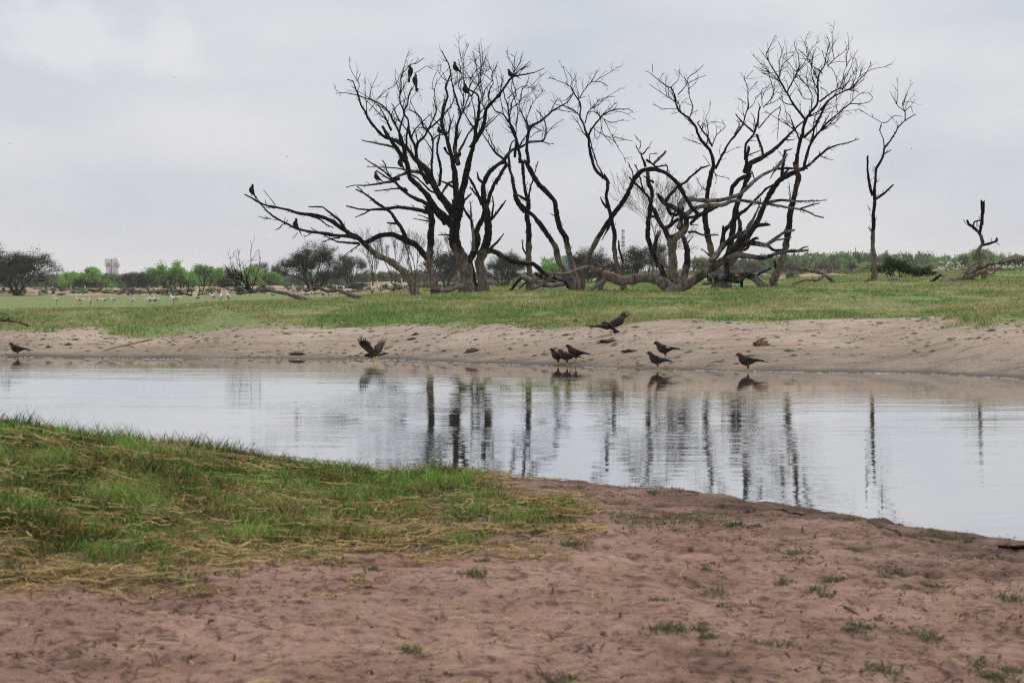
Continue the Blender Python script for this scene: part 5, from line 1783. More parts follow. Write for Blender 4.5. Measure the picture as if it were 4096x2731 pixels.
def kite_parts(root, pitch, leg=0.13, hunch=0.0, seed=1, legs=True, dark=1.0):
    """a brown kite facing -X, feet at the root; pitch raises the breast"""
    zb = 0.085 + leg
    body = np.array([(-.212, 0, .108, .006, .008), (-.205, 0, .110, .017, .018), (-.190, 0, .116, .028, .029), (-.168, 0, .118, .034, .035), (-.146, 0, .104, .036, .038),
                     (-.124, 0, .078, .042, .043), (-.098, 0, .046, .056, .058), (-.060, 0, .012, .070, .074), (-.010, 0, -.004, .072, .075), (.050, 0, -.004, .060, .058),
                     (.105, 0, .000, .042, .038), (.150, 0, .002, .026, .022), (.185, 0, .000, .014, .010)])
    body[:, 3:] *= np.array([1.15, 1.2, 1.2, 1.2, 1.2, 1.22, 1.25, 1.22, 1.22, 1.2, 1.15, 1.1, 1.0])[:, None]
    if hunch:
        body[:7, 0] += np.linspace(.05, .0, 7) * hunch
        body[:7, 2] -= np.linspace(.045, .0, 7) * hunch
    V, T = loft(body, 14)
    # the head keeps level while the trunk is pitched
    head = V[:, 0] < -.1
    Vr = rot_y(V, pitch)
    col = streak(V, seed, DARK, PALE, .45)
    hm = sstep(-.08, -.15, V[:, 0])[:, None] * .75
    col = col * (1 - hm) + streak(V, seed + 3, RUFOUS, PALE, .35) * hm
    eye = ((np.abs(V[:, 0] + .188) < .022) & (V[:, 2] > .11))[:, None]
    col = np.where(eye, np.array([[.012, .008, .007]]), col)
    mb = MB(); mb.add(Vr + np.array([0, 0, zb]), T, col * dark)
    bd = mb.build('body', M_plume, root)
    # bill, hooked
    tip = rot_y(body[:1, :3], pitch)[0] + np.array([0, 0, zb])
    V, T = tube_vt([tip + (.008, 0, .004), tip + (-.012, 0, .002), tip + (-.022, 0, -.006), tip + (-.024, 0, -.018)], [.010, .008, .005, .0015], 6)
    mb = MB(); mb.add(V, T); mb.build('bill', M_horn, root)
    # folded wings
    for sgn in (-1, 1):
        W = np.array([(-.095, sgn * .050, .035, .006, .014), (-.075, sgn * .066, .030, .012, .036), (-.020, sgn * .072, .018, .014, .050), (.050, sgn * .060, .010, .013, .046),
                      (.120, sgn * .046, .010, .010, .034), (.190, sgn * .032, .010, .008, .022), (.250, sgn * .020, .006, .006, .014), (.310, sgn * .012, .000, .003, .005)])
        V, T = loft(W, 10)
        col = streak(V, seed + 9 + sgn, (0.018, 0.012, 0.009), PALE, .8)
        dk = sstep(.05, .16, V[:, 0])[:, None]
        col = col * (1 - dk * .8) + np.array([[.012, .010, .010]]) * dk * .8
        mb = MB(); mb.add(rot_y(V, pitch) + np.array([0, 0, zb]), T, col * dark)
        mb.build('wing', M_plume, root)
    # forked tail
    tl = [(.12, -.022, 0), (.12, .022, 0), (.24, -.036, -.004), (.24, .036, -.004), (.375, -.052, -.010), (.375, .052, -.010), (.345, 0, -.008)]
    V = np.array(tl + [(a, b, c - .008) for a, b, c in tl])
    T = [(0, 2, 3), (0, 3, 1), (2, 4, 6), (2, 6, 3), (3, 6, 5), (7, 10, 9), (7, 8, 10), (9, 13, 11), (9, 10, 13), (10, 12, 13),
         (0, 7, 9), (0, 9, 2), (2, 9, 11), (2, 11, 4), (4, 11, 13), (4, 13, 6), (6, 13, 12), (6, 12, 5), (5, 12, 10), (5, 10, 3), (3, 10, 8), (3, 8, 1), (0, 1, 8), (0, 8, 7)]
    mb = MB(); mb.add(rot_y(V, pitch) + np.array([0, 0, zb]), T, (.018, .011, .008))
    mb.build('tail', M_plume, root, smooth=False)
    if legs:
        for sgn in (-1, 1):
            hip = rot_y(np.array([[.012, sgn * .032, -.035]]), pitch)[0] + np.array([0, 0, zb])
            kn = np.array([hip[0] * .6 + .006, sgn * .030, leg * .52])
            V, T = tube_vt([hip + (0, 0, .03), hip * .6 + kn * .4, kn], [.036, .026, .010], 8)
            mb = MB(); mb.add(V, T, BUFF)
            lg = mb.build('thigh', M_plume, root)
            f = np.array([sgn * .012 - .004, sgn * .030, .004])
            V, T = tube_vt([kn + (0, 0, .008), (kn + f) / 2, f], [.0075, .0065, .006], 6)
            mb = MB(); mb.add(V, T)
            for az in (math.pi, math.pi - .6, math.pi + .6, 0):
                V, T = tube_vt([f, f + (.022 * math.cos(az), .022 * math.sin(az), .002), f + (.038 * math.cos(az), .038 * math.sin(az), -.003)], [.006, .005, .002], 5)
                mb.add(V, T)
            mb.build('leg', M_yellow, lg)
    return root

def kite_at(p, label, pitch, yaw, scale, hunch=0.0, leg=.13, seed=1, group='kites', dark=1.0):
    r = thing('kite', label, 'bird', tuple(p), group)
    kite_parts(r, math.radians(pitch), leg, hunch, seed, True, dark)
    scale *= 1.05
    r.rotation_euler = (0, 0, math.radians(yaw))
    r.scale = (scale,) * 3
    return r

# on the shore: photo position of the feet, pitch, yaw (0 faces left), size
for (x, y, pit, yaw, s, hu, lab) in (
        (69, 1424, 4, 8, .86, .3, 'dark brown kite standing alone at the water\'s edge, far left'),
        (2231, 1459, 10, 22, .84, .0, 'brown kite with streaked neck, leftmost of three at the water'),
        (2266, 1462, 4, -8, .90, .7, 'brown kite with white-flecked wing, head lowered, middle of three'),
        (2302, 1449, 6, 0, .92, .0, 'brown kite with raised head standing behind two others at the water'),
        (2659, 1432, 0, 5, .95, .0, 'rufous kite with a white wing patch standing on the sand'),
        (2628, 1479, 6, 0, .90, .0, 'rufous-headed kite standing in shallow water below another kite'),
        (2989, 1487, 0, -12, .98, .4, 'brown kite with tucked head alone in the shallows at right')):
    p = ground_hit(x, y)
    r = kite_at(p, lab, pit, yaw, s, hu, .115 if y > 1440 else .095, seed=x, group='kites on the shore')
    if 'white wing' in lab:
        V = np.array([(.02, -.089, .25), (.075, -.079, .225), (.09, -.077, .215), (.04, -.087, .235)])
        mb = MB()
        V, T = tube_vt([(.005, -.083, .222), (.04, -.083, .214), (.085, -.070, .200)], [.006, .012, .007], 6)
        mb.add(V, T, (.7, .68, .64)); mb.build('wing_patch', M_plume, r)

def limb_depth(x, y):
    k = min(LIMB_PTS, key=lambda k: (k[1] - x) ** 2 + (k[2] - y) ** 2)
    return k
for (c, x, y, pit, yaw, s, hu, lab) in (
        ('A', 282, 352, 62, 12, .98, .0, 'kite perched upright on the tip of the long arched limb, far left'),
        ('A', 742, 712, 58, 15, 1.0, .0, 'pale-headed kite perched on the lower arched limb'),
        ('A', 1592, 208, 36, 5, .95, .0, 'dark kite perched on the lowest horizontal branch left of the big crown'),
        ('B', 790, 1243, 58, 10, 1.02, .0, 'kite perched upright where two grey boughs cross'),
        ('B', 893, 288, 66, 120, 1.0, .0, 'black-looking kite, upper of two on the slim left stem'),
        ('B', 940, 380, 70, 60, 1.08, .0, 'black-looking kite, lower of two on the slim left stem'),
        ('C', 325, 375, 40, 5, 1.0, .0, 'kite perched highest in the big crown, facing left'),
        ('C', 425, 605, 44, 15, 1.0, .0, 'kite hidden among twigs below the highest perched one'),
        ('C', 905, 440, 22, 0, .98, .2, 'kite crouched among twigs at the right of the crown'),
        ('B', 1200, 892, 40, -20, .85, .9, 'hunched kite preening in the middle of the crown'),
        ('C', 352, 1275, 46, 160, .85, .9, 'hunched kite low in the crown at a fork')):
    ox, oy, sc = CROPS[c]
    X_, Y_ = ox + x * sc, oy + y * sc
    k = limb_depth(X_, Y_)
    p = at(X_, Y_, k[3] - 0.02)
    kite_at(p, lab, pit, yaw, s * 1.1, hu, .085, seed=int(X_), group='kites perched in the dead trees', dark=.45)

# flying kites: outlines of the spread wings, with depth towards (-) or away from (+) the viewer
def flat_part(root, name, pts, D, org, thick, col, mat=M_plume, fan=None):
    """feathered surface: outline pts (x, y, depth offset) -> slab of the given thickness"""
    Wp = np.array([at(a, b, D + c) for a, b, c in pts]) - org
    n = len(Wp)
    cen = Wp.mean(0)
    nrm = np.zeros(3)
    for i in range(n):
        nrm += np.cross(Wp[i] - cen, Wp[(i + 1) % n] - cen)
    nrm /= np.linalg.norm(nrm) + 1e-9
    # ring inset gives a soft camber
    ins = cen + (Wp - cen) * .6
    V = np.concatenate([Wp, ins + nrm * thick, ins - nrm * thick, [cen + nrm * thick * 1.3], [cen - nrm * thick * 1.3]])
    T = []
    for i in range(n):
        j = (i + 1) % n
        T += [(i, j, n + j), (i, n + j, n + i), (i, 2 * n + j, j), (i, 2 * n + i, 2 * n + j), (n + i, n + j, 3 * n), (2 * n + i, 3 * n + 1, 2 * n + j)]
    mb = MB(); mb.add(V, T, streak(V, 7, col, PALE, .25))
    return mb.build(name, mat, root)

def feather(root, a, b, D, org, w, col=(.010, .008, .008)):
    """one flight feather from a to b (x, y, depth offset)"""
    A, B = at(a[0], a[1], D + a[2]) - org, at(b[0], b[1], D + b[2]) - org
    d = B - A
    s = np.cross(d, [0, 1, 0])
    s /= np.linalg.norm(s) + 1e-9
    k = np.cross(d, s); k /= np.linalg.norm(k) + 1e-9
    V, T = [], []
    for t, ww in ((0, .55), (.35, 1), (.75, .8), (.93, .45), (1, .08)):
        c = A + d * t
        V += [c - s * w * ww, c + k * .003, c + s * w * ww, c - k * .003]
    for i in range(4):
        for j in range(4):
            p, q = i * 4 + j, i * 4 + (j + 1) % 4
            T += [(p, q, q + 4), (p, q + 4, p + 4)]
    mb = MB(); mb.add(np.array(V), T, col)
    return mb.build('flight_feather', M_plume, root, smooth=False)

def flying(D, cx, cy, sc, label, spine, wing_defs, tail, legs, bill):
    f = lambda q: (cx + q[0] * sc, cy + q[1] * sc, q[2] if len(q) > 2 else 0.0)
    org = at(*f(spine[len(spine) // 2])[:2], D)
    root = thing('kite', label, 'bird', tuple(org), 'kites flying over the shore')
    P = np.array([at(*f(q)[:2], D + q[3]) for q in spine]) - org
    R = np.array([q[2] for q in spine]) * sc / F * D
    P4 = catmull(np.c_[P[:, 0], P[:, 2], P[:, 1], R], .03)
    V, T = tube_vt(P4[:, [0, 2, 1]], np.maximum(P4[:, 3], .004), 12)
    mb = MB(); mb.add(V, T, streak(V, 3, DARK, BUFF, .4)); mb.build('body', M_plume, root)
    b0, b1 = P[0], np.array(at(*f(bill)[:2], D + spine[0][3])) - org
    V, T = tube_vt([b0, (b0 + b1) / 2 + (0, 0, .004), b1], [.012, .009, .003], 6)
    mb = MB(); mb.add(V, T); mb.build('bill', M_horn, root)
    for outline, feathers in wing_defs:
        w = flat_part(root, 'wing', [f(q) for q in outline], D, org, .018, (.018, .012, .010))
        for (a, b, wd) in feathers:
            feather(w, f(a), f(b), D, org, wd * .62 * sc / F * D)
    flat_part(root, 'tail', [f(q) for q in tail], D, org, .008, (.020, .013, .010))
    for lg in legs:
        Q = np.array([at(*f(q)[:2], D + q[2]) for q in lg]) - org
        V, T = tube_vt(Q, [.020, .010, .009, .004][:len(Q)], 6)
        mb = MB(); mb.add(V, T); mb.build('leg', M_yellow, root)

flying(41.0, 1380, 1300, .11478, 'kite flying low over the waterline with wings raised in a V',
       [(690, 1075, 42, 0), (760, 1050, 62, 0), (860, 1050, 85, 0), (960, 1040, 95, .02), (1060, 1030, 70, .03), (1130, 1020, 40, .04)],
       [([(860, 1000, -.05), (760, 930, -.12), (640, 820, -.22), (540, 740, -.30), (500, 650, -.33), (560, 560, -.33), (700, 520, -.30), (830, 590, -.24), (920, 740, -.16), (1020, 840, -.08), (1090, 960, -.02)],
         [((520, 700, -.32), (455, 450, -.36), 26), ((530, 690, -.32), (525, 350, -.36), 30), ((560, 680, -.32), (602, 330, -.36), 32), ((600, 680, -.31), (660, 440, -.34), 32), ((640, 680, -.30), (722, 425, -.32), 34),
          ((680, 690, -.29), (790, 520, -.29), 34), ((720, 700, -.27), (850, 590, -.26), 34), ((760, 730, -.25), (905, 660, -.22), 34), ((800, 780, -.22), (950, 745, -.17), 34), ((850, 820, -.18), (1010, 830, -.1), 36)]),
        ([(1080, 980, .05), (1030, 860, .12), (1010, 750, .20), (1080, 690, .26), (1180, 640, .30), (1300, 640, .32), (1340, 760, .26), (1280, 900, .16), (1220, 980, .08), (1130, 1000, .05)],
         [((1120, 720, .27), (1210, 480, .36), 20), ((1140, 700, .28), (1378, 372, .38), 22), ((1160, 700, .29), (1400, 475, .37), 22), ((1180, 710, .29), (1480, 478, .36), 22), ((1200, 730, .29), (1460, 540, .35), 22),
          ((1220, 750, .28), (1430, 600, .33), 24), ((1230, 790, .27), (1400, 660, .31), 24), ((1240, 830, .24), (1370, 730, .28), 24)])],
       [(1060, 1000, .03), (1120, 1010, .04), (1300, 980, .05), (1480, 965, .06), (1540, 1000, .06), (1400, 1030, .06), (1200, 1080, .05), (1090, 1070, .03)],
       [[(1010, 1090, 0), (1030, 1160, 0), (1000, 1220, 0), (1015, 1280, 0)], [(1060, 1080, .04), (1090, 1150, .04), (1080, 1210, .04), (1095, 1270, .04)]], (640, 1105))
flying(42.5, 2320, 1220, .12755, 'kite landing over the sand with one wing swept up and legs dangling',
       [(690, 580, 34, -.02), (740, 565, 46, -.01), (830, 590, 62, 0), (920, 640, 85, 0), (1000, 700, 80, .02), (1050, 750, 45, .03)],
       [([(880, 560, .03), (960, 520, .06), (1080, 430, .14), (1200, 370, .20), (1280, 320, .26), (1380, 350, .28), (1400, 430, .26), (1365, 550, .20), (1280, 630, .14), (1190, 680, .09), (1110, 700, .05), (990, 690, .02)],
         [((1240, 350, .24), (1315, 235, .30), 18), ((1260, 345, .25), (1415, 155, .34), 20), ((1280, 345, .25), (1512, 140, .36), 22), ((1290, 350, .26), (1575, 160, .37), 22), ((1300, 360, .26), (1610, 238, .37), 24),
          ((1300, 375, .26), (1590, 300, .36), 24), ((1300, 395, .26), (1530, 345, .33), 24), ((1290, 420, .25), (1480, 402, .31), 24), ((1270, 460, .22), (1395, 440, .27), 28), ((1240, 500, .19), (1375, 530, .22), 28), ((1190, 550, .15), (1300, 620, .16), 30)]),
        ([(900, 620, -.03), (800, 590, -.10), (690, 600, -.18), (560, 610, -.26), (450, 645, -.34), (440, 685, -.34), (560, 700, -.26), (700, 735, -.17), (850, 775, -.06), (960, 740, 0)],
         [((460, 665, -.33), (165, 628, -.52), 22), ((470, 670, -.33), (220, 680, -.50), 24), ((480, 678, -.32), (290, 716, -.46), 22), ((500, 680, -.31), (400, 705, -.40), 22)])],
       [(1010, 720, .03), (1080, 720, .04), (1200, 800, .06), (1390, 935, .09), (1240, 870, .06), (1100, 925, .03), (1040, 850, .02)],
       [[(940, 800, 0), (960, 870, 0), (955, 950, 0), (948, 1010, 0)], [(985, 800, .04), (1000, 870, .04), (990, 940, .04), (1003, 985, .04)]], (672, 600))

# storks on the plain
def stork(kind):
    root = bpy.data.objects.new('stork', None)
    C.objects.link(root)
    lean = {'up': .95, 'walk': .35, 'feed': .15}[kind]
    zb = .52
    st = np.array([(-.20, 0, .05, .05, .05), (-.14, 0, .04, .10, .10), (-.04, 0, .0, .125, .13), (.08, 0, -.02, .115, .11), (.20, 0, -.02, .075, .065), (.30, 0, -.02, .03, .02)])
    b = st.copy(); c, s = math.cos(lean * .8), math.sin(lean * .8)
    b[:, 0], b[:, 2] = st[:, 0] * c + st[:, 2] * s, -st[:, 0] * s + st[:, 2] * c
    V, T = loft(b, 10)
    mb = MB(); mb.add(V + (0, 0, zb), T, np.where((V[:, 0] > .2)[:, None], np.array([[.05, .05, .055]]), np.array([[.80, .78, .76]])))
    q = b[0, :3] + (0, 0, zb)
    neck = {'up': [q + (.03, 0, -.02), q + (-.05, 0, .10), q + (-.03, 0, .22), q + (-.06, 0, .30), q + (-.10, 0, .31)],
            'walk': [q + (.03, 0, -.02), q + (-.08, 0, .08), q + (-.07, 0, .17), q + (-.11, 0, .22), q + (-.16, 0, .20)],
            'feed': [q + (.03, 0, 0), q + (-.10, 0, .04), q + (-.20, 0, -.03), q + (-.26, 0, -.12), q + (-.28, 0, -.18)]}[kind]
    V, T = tube_vt(catmull(np.array(neck), .04), np.linspace(.055, .038, len(catmull(np.array(neck), .04))), 8)
    mb.add(V, T, (.78, .75, .72))
    mb.build('body', M_plume, root)
    h = np.array(neck[-1])
    d = {'up': (-.19, 0, -.08), 'walk': (-.18, 0, -.12), 'feed': (-.08, 0, -.22)}[kind]
    V, T = tube_vt([h, h + np.array(d) * .5, h + np.array(d)], [.022, .016, .006], 6)
    mb = MB(); mb.add(V, T); mb.build('bill', M_orange, root)
    for sgn in (-1, 1):
        W = np.array([(-.08, sgn * .10, .03, .02, .05), (.02, sgn * .122, .0, .018, .075), (.16, sgn * .095, -.02, .014, .06), (.30, sgn * .04, -.03, .006, .02)])
        w2 = W.copy(); w2[:, 0], w2[:, 2] = W[:, 0] * c + W[:, 2] * s, -W[:, 0] * s + W[:, 2] * c
        V, T = loft(w2, 8)
        mb = MB(); mb.add(V + (0, 0, zb), T, np.where((fbm(V[:, 0] * 14, V[:, 2] * 14, 5) > .50)[:, None], np.array([[.04, .04, .05]]), np.array([[.55, .52, .50]])))
        mb.build('wing', M_plume, root)
        V, T = tube_vt([(.0, sgn * .05, zb - .06), (.02, sgn * .05, .27), (-.01, sgn * .05, 0)], [.022, .014, .012], 6)
        mb = MB(); mb.add(V, T); mb.build('leg', M_pinkleg, root)
    return root
protos = {k: stork(k) for k in ('up', 'walk', 'feed')}
ORD = ('first second third fourth fifth sixth seventh eighth ninth tenth eleventh twelfth thirteenth fourteenth fifteenth sixteenth seventeenth eighteenth nineteenth twentieth '
       'twenty-first twenty-second twenty-third twenty-fourth twenty-fifth twenty-sixth twenty-seventh twenty-eighth twenty-ninth thirtieth thirty-first thirty-second thirty-third '
       'thirty-fourth thirty-fifth thirty-sixth thirty-seventh thirty-eighth').split()
st_px = []
for (x, y, k, yaw) in ((655, 920, 'walk', 0), (910, 918, 'walk', 10), (942, 918, 'feed', 180), (1045, 938, 'up', 60), (1145, 920, 'walk', 150), (1207, 925, 'feed', 0), (1310, 912, 'walk', 20),
                       (1545, 926, 'up', 200), (1720, 922, 'feed', 0), (1742, 918, 'up', 20), (1778, 922, 'feed', 10), (1800, 918, 'up', 40), (1842, 918, 'walk', 90), (2015, 912, 'walk', 0)):
    st_px.append((x * .34432, 900 + y * .34432, k, yaw))
for (x, y, k, yaw) in ((280, 905, 'walk', 0), (318, 902, 'feed', 160), (540, 902, 'feed', 0), (730, 885, 'walk', 10), (823, 895, 'up', 250), (908, 893, 'up', 0)):
    st_px.append((600 + x * .34432, 900 + y * .34432, k, yaw))
for (x, y, k, yaw) in ((490, 1428, 'feed', 0), (670, 1448, 'feed', 20), (835, 1418, 'walk', 0), (873, 1428, 'walk', 200), (935, 1420, 'walk', 0), (1010, 1422, 'feed', 0), (1038, 1420, 'up', 150), (1077, 1416, 'up', 0),
                       (1188, 1416, 'up', 30), (1250, 1412, 'walk', 90), (1275, 1420, 'walk', 0), (1320, 1424, 'feed', 0), (1543, 1392, 'up', 60), (1617, 1384, 'up', 10), (1740, 1402, 'walk', 0), (1868, 1396, 'up', 20)):
    st_px.append((900 + x * .38265, 650 + y * .38265, k, yaw))
st_px.sort()
POSE = {'up': 'standing tall', 'walk': 'standing half stooped', 'feed': 'bending forward'}
used = set()
for i, (x, y, k, yaw) in enumerate(st_px):
    p = ground_hit(x, y + 3, 100, 262)
    if k in used:
        r = copy_tree(protos[k])
    else:
        r = protos[k]; used.add(k)
    r.location = p
    r.rotation_euler = (0, 0, math.radians(yaw))
    r.scale = (.66,) * 3
    tag(r, 'black and white stork %s on the plain, %s from the left' % (POSE[k], ORD[i]), 'stork', 'storks on the plain')

# white egrets on the low bushes at right, a few pixels each
mb = MB()
V, T = loft([(-.16, 0, .40, .03, .03), (-.10, 0, .36, .08, .08), (.0, 0, .32, .10, .10), (.14, 0, .27, .06, .05), (.24, 0, .24, .02, .015)], 8)
mb.add(V, T, (.85, .85, .85))
V, T = tube_vt([(-.13, 0, .38), (-.20, 0, .50), (-.15, 0, .60), (-.20, 0, .66), (-.30, 0, .65)], [.04, .028, .024, .026, .005], 6)
mb.add(V, T, (.85, .85, .85))
for s in (-1, 1):
    V, T = tube_vt([(.0, s * .04, .28), (.0, s * .04, 0)], [.012, .01], 5)
    mb.add(V, T, (.06, .06, .06))
eg = mb.data('egret')
eg.materials.append(M_plume)
g = np.random.default_rng(77)
spots = [(3600 + a * .319, 750 + b * .319) for a, b in zip(g.uniform(480, 800, 34), g.uniform(930, 1040, 34))] + \
        [(3600 + a * .319, 750 + b * .319) for a, b in zip(g.uniform(1060, 1260, 14), g.uniform(960, 1000, 14))] + \
        [(3600 + a * .319, 750 + b * .319) for a, b in zip(g.uniform(1280, 1560, 26), g.uniform(945, 1010, 26))] + \
        [(3600 + a * .319, 750 + b * .319) for a, b in zip(g.uniform(1240, 1340, 6), g.uniform(825, 850, 6))]
for (x, y) in spots:
    o = link('egret', eg)
    Yd = g.uniform(246, 252)
    o.location = at(x, y + 6, Yd)
    o.rotation_euler = (0, 0, g.uniform(0, 6.28))
    o.scale = (.62,) * 3
    tag(o, 'tiny white egret in the far bushes ' + ('left of the crooked snag at right' if x < 3900 else ('just right of the crooked snag' if x < 4004 else 'near the right edge of the picture')), 'egret', 'white egrets in the far bushes')

# distant birds in the sky
M_far_bird = mat_plain('dark_bird', (.05, .05, .055), .9, .1)
mb = MB()
V, T = loft([(-.22, 0, 0, .01, .01), (-.1, 0, 0, .05, .05), (.1, 0, 0, .05, .045), (.3, 0, 0, .05, .008)], 6)
mb.add(V, T)
for s in (-1, 1):
    V = np.array([(-.08, s * .04, .0), (.08, s * .04, 0), (-.10, s * .35, .10), (.06, s * .35, .10), (.02, s * .7, .06), (-.08, s * .04, -.02), (.08, s * .04, -.02), (-.10, s * .35, .09), (.06, s * .35, .09), (.02, s * .7, .05)])
    mb.add(V, [(0, 1, 3), (0, 3, 2), (2, 3, 4), (5, 8, 6), (5, 7, 8), (7, 9, 8), (0, 2, 7), (0, 7, 5), (1, 6, 8), (1, 8, 3), (2, 4, 9), (2, 9, 7), (3, 8, 9), (3, 9, 4)])
fb = mb.data('flying_bird', False)
fb.materials.append(M_far_bird)
for (x, y, lab) in ((188, 271, 'tiny dark bird in the sky under the upper left cloud'), (694, 310, 'tiny dark bird in the sky right of the upper left cloud'), (42, 576, 'tiny dark bird in the sky near the left edge'),
                    (1066, 957, 'tiny dark bird in the sky left of the big acacia'), (1148, 628, 'tiny dark bird in the sky above the leftmost perched kite'), (2561, 348, 'tiny dark bird in the sky between the two tree groups'),
                    (3646, 596, 'tiny dark bird in the sky right of the lone thin tree'), (3933, 230, 'tiny dark bird in the sky at upper right')):
    o = link('flying_bird', fb)
    o.location = at(x, y, 330)
    o.rotation_euler = (.3, .2, random.uniform(0, 6.28))
    o.scale = (.5,) * 3
    tag(o, lab, 'bird', 'distant birds in the sky')

# ---------------------------------------------------------------- dung, sticks and litter
def lump(name, p, L, W, H, seed, label, cat, mat=M_dung, az=0.0, group=None):
    g = np.random.default_rng(seed)
    n, m = 14, 6
    V = []
    for i in range(m):
        ph = (i / (m - 1)) * math.pi / 2
        for j in range(n):
            a = 2 * math.pi * j / n
            r = math.cos(ph) * (1 + .28 * g.normal())
            V.append((r * math.cos(a) * L / 2, r * math.sin(a) * W / 2, math.sin(ph) * H * (1 + .25 * g.normal()) - .01))
    V = np.array(V)
    c, s = math.cos(az), math.sin(az)
    V = np.stack([V[:, 0] * c - V[:, 1] * s, V[:, 0] * s + V[:, 1] * c, V[:, 2]], 1)
    T = []
    for i in range(m - 1):
        for j in range(n):
            a, b = i * n + j, i * n + (j + 1) % n
            T += [(a, b, b + n), (a, b + n, a + n)]
    mb = MB(); mb.add(V, T)
    o = mb.build(name, mat, None, smooth=False)
    o.location = p
    return tag(o, label, cat, group)
M_tandung = mat_plain('tan_dung', (0.17, 0.10, 0.045), 0.95, 0.6, 25.0, 0.1)
for i, (x, y, L, H, mat, lab) in enumerate((
        (1190, 1420, .34, .06, M_dung, 'dark dung heap on the sand just above the waterline, left of the flying kite'),
        (1890, 1406, .32, .06, M_dung, 'round dark dung heap on the sand between the two flying kites'),
        (1650, 1358, .28, .04, M_dung, 'flat dark dung pat high on the sand right of the V-winged kite'),
        (1665, 1338, .20, .04, M_dung, 'smaller dark dung pat just above the flat one'),
        (2520, 1405, .30, .04, M_dung, 'brown dung pat on the sand below the landing kite'),
        (2440, 1362, .50, .03, M_dung, 'long dark smear of dung under the landing kite'),
        (2270, 1340, .22, .03, M_dung, 'thin dark dung pat left of the landing kite'),
        (2300, 1288, .12, .06, M_dung, 'small dark dung lump at the grass edge left of the landing kite'),
        (3045, 1380, .38, .10, M_tandung, 'tan heap of dry dung on the slope above the lone right kite'),
        (195, 1390, .16, .04, M_dung, 'small dark dung lump right of the far left kite'),
        (275, 1380, .18, .04, M_dung, 'dark dung lump on the left sand, right of the small one'),
        (300, 1360, .16, .03, M_dung, 'faint dark dung lump highest on the left sand'))):
    p = ground_hit(x, y)
    lump('dung', p, L, L * .7, H, 300 + i, lab, 'dung', mat, .1, 'dung on the far sand')

def stick(name, pts, w0, w1, label, cat, code=(0, 0, 0), near=True):
    Q = []
    for (x, y) in pts:
        p = near_hit(x, y) if near else ground_hit(x, y)
        Q.append(p)
    Q = np.array(Q)
    Q = np.c_[Q[:, 0], Q[:, 1], Q[:, 2]]
    Q = catmull(Q, .03 if near else .08)
    D = Q[:, 1].mean()
    R = np.linspace(w0, w1, len(Q)) * D / F / 2 * .62
    Q[:, 2] = (near_z(Q[:, 0], Q[:, 1]) if near else Q[:, 2]) + R * .7
    org = Q[0].copy()
    V, T = tube_vt(Q - org, R, 7, ridge=.12, seed=len(pts) * 7 + int(w0), jag=R[-1] * 2)
    mb = MB(); mb.add(V, T, (.42, .31, .15) if name == 'stalk' else code)
    o = mb.build(name, M_blade if name == 'stalk' else M_wood)
    o.location = org
    return tag(o, label, cat)
c3 = lambda a, b: (2696 + a * .595, 1800 + b * .595)
c2 = lambda a, b: (1300 + a * .595, 1800 + b * .595)
c1 = lambda a, b: (a * .595, 1600 + b * .595)
stick('stick', [c3(600, 388), c3(700, 395), c3(800, 420), c3(880, 432)], 18, 10, 'dark driftwood stick at the near water edge, right of centre', 'stick', (.1, 0, 0))
stick('stick', [c3(1340, 505), c3(1500, 560), c3(1640, 598), c3(1770, 632)], 10, 12, 'long reddish root along the near water edge at right', 'stick', (.5, 0, .3))
stick('log', [c3(2180, 650), c3(2280, 660), c3(2420, 668)], 22, 34, 'dark wet log at the right edge of the near shore', 'log', (.1, 0, 0))
stick('stick', [c3(1145, 1072), c3(1200, 1095), c3(1270, 1125), c3(1320, 1145)], 16, 9, 'short dark stick on the dirt, lower right', 'stick', (.15, 0, .2))
stick('stick', [c2(105, 890), c2(180, 925), c2(280, 935), c2(395, 925)], 8, 9, 'thin curved dark twig on the dirt, lower left of centre', 'stick', (.2, 0, 0))
stick('stalk', [c2(1335, 1190), c2(1440, 1205), c2(1600, 1228), c2(1740, 1215)], 10, 12, 'thick pale dry stalk on the dirt at bottom centre', 'stalk', (1, .0, .25))
stick('stalk', [c2(1065, 352), c2(1150, 382), c2(1280, 388), c2(1415, 395)], 7, 9, 'pale dry stalk lying at the tip of the near grass', 'stalk', (1, .1, .2))
stick('stalk', [c1(0, 1000), c1(120, 1070), c1(280, 1140), c1(440, 1205)], 10, 13, 'long pale stalk across the lower left grass', 'stalk', (1, .1, .2))
stick('stalk', [c1(1280, 1430), c1(1450, 1470), c1(1620, 1510), c1(1800, 1560)], 12, 8, 'pale stalk on the dirt below the near grass', 'stalk', (1, .1, .2))
stick('stalk', [c1(440, 930), c1(560, 960), c1(680, 1000), c1(800, 1050)], 9, 7, 'pale stalk in the middle of the lower left grass', 'stalk', (1, .1, .2))
lump('dung', near_hit(400, 1872), .14, .10, .05, 411, 'dark clod lying in the near grass at left', 'clod', M_dung)
stick('stick', [(560, 1818), (640, 1822), (735, 1826)], 12, 8, 'black stick lying along the crest of the near grass', 'stick', (0, 0, 0))
stick('feather', [(3938, 1186), (3952, 1190)], 10, 4, 'white feather on the grass below the crooked snag', 'feather', (1, 1, 0), near=False)

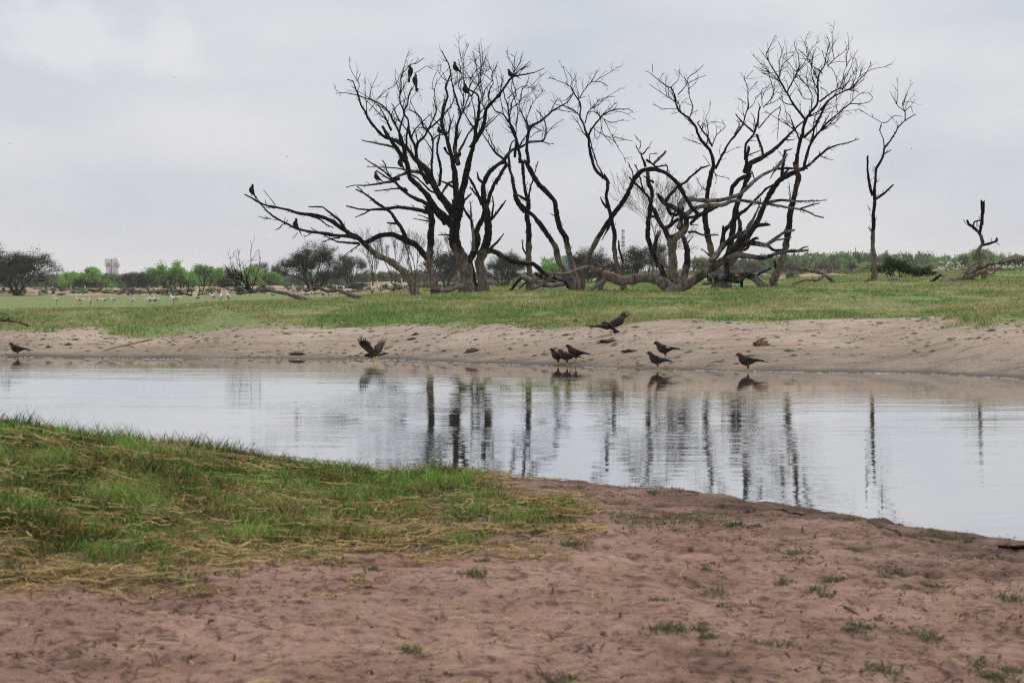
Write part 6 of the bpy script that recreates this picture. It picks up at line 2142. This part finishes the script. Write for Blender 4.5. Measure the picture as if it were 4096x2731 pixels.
# flakes of bark, dung and dead leaves strewn over the far sand; pale droppings
def strewn(n, pal, smin, smax, name, label, seed):
    g = np.random.default_rng(seed)
    Y = 38 + 15 * g.random(n)
    X = (g.random(n) * 2 - 1) * .30 * Y
    x = 2048 + F * X / Y
    Dw_ = CAMH * F / (interp(x, WATERLINE) - HOR)
    k = (Y > Dw_ + .4) & (Y < Dw_ + 8) & (g.random(n) < .3 + .9 * sstep(.4, .7, fbm(X * .6, Y * .6, seed)))
    X, Y = X[k], Y[k]
    m = len(X)
    Z = ground_z(X, Y)
    L, az = smin + (smax - smin) * g.random(m) ** 7, g.normal(0, .35, m)
    h = L * (.06 + .10 * g.random(m)) + .004
    d = np.stack([np.cos(az), np.sin(az), 0 * az], 1) * L[:, None] / 2
    e = np.stack([-np.sin(az), np.cos(az), 0 * az], 1) * (L * .3)[:, None]
    P0 = np.stack([X, Y, Z - .004], 1)
    u = np.stack([0 * h, 0 * h, h], 1)
    V = np.stack([P0 - d, P0 - e, P0 + d, P0 + e, P0 + u - d * .2, P0 + u * .8 + d * .4], 1).reshape(-1, 3)
    b = np.arange(m)[:, None] * 6
    T = np.concatenate([b + np.array([q]) for q in ((0, 1, 4), (1, 5, 4), (1, 2, 5), (2, 3, 5), (3, 4, 5), (3, 0, 4))])
    col = np.asarray(pal)[g.integers(0, len(pal), m)] * (1 + g.normal(0, .2, (m, 1)))
    o = link(name, mesh_data(name, V, T, np.repeat(col, 6, 0)), M_leaf)
    tag(o, label, 'litter', kind='stuff')
strewn(24000, [(.09, .05, .035), (.06, .04, .03), (.13, .09, .06), (.20, .15, .11)], .015, .20, 'sand_litter', 'dark flakes of bark and dung strewn over the far sand', 61)
strewn(1500, [(.60, .57, .54), (.5, .46, .42)], .02, .07, 'pale_specks', 'pale specks of droppings on the far sand', 63)
strewn(2500, [(.08, .14, .04), (.11, .16, .06)], .05, .30, 'green_flecks', 'low green weeds dotted over the far sand', 65)

# ---------------------------------------------------------------- haze
V, T = box_vt(-2400, 2400, -60, 3800, -2.0, 62.0)
mb = MB(); mb.add(V, T)
hm = bpy.data.materials.new('haze')
hm.use_nodes = True
hn, hl = hm.node_tree.nodes, hm.node_tree.links
hn.clear()
ho = hn.new('ShaderNodeOutputMaterial')
pv = hn.new('ShaderNodeVolumePrincipled')
pv.inputs['Color'].default_value = (0.98, 0.985, 1.0, 1)
pv.inputs['Density'].default_value = 0.00014
hl.new(pv.outputs[0], ho.inputs['Volume'])
o = mb.build('haze', hm, smooth=False)
tag(o, kind='stuff')
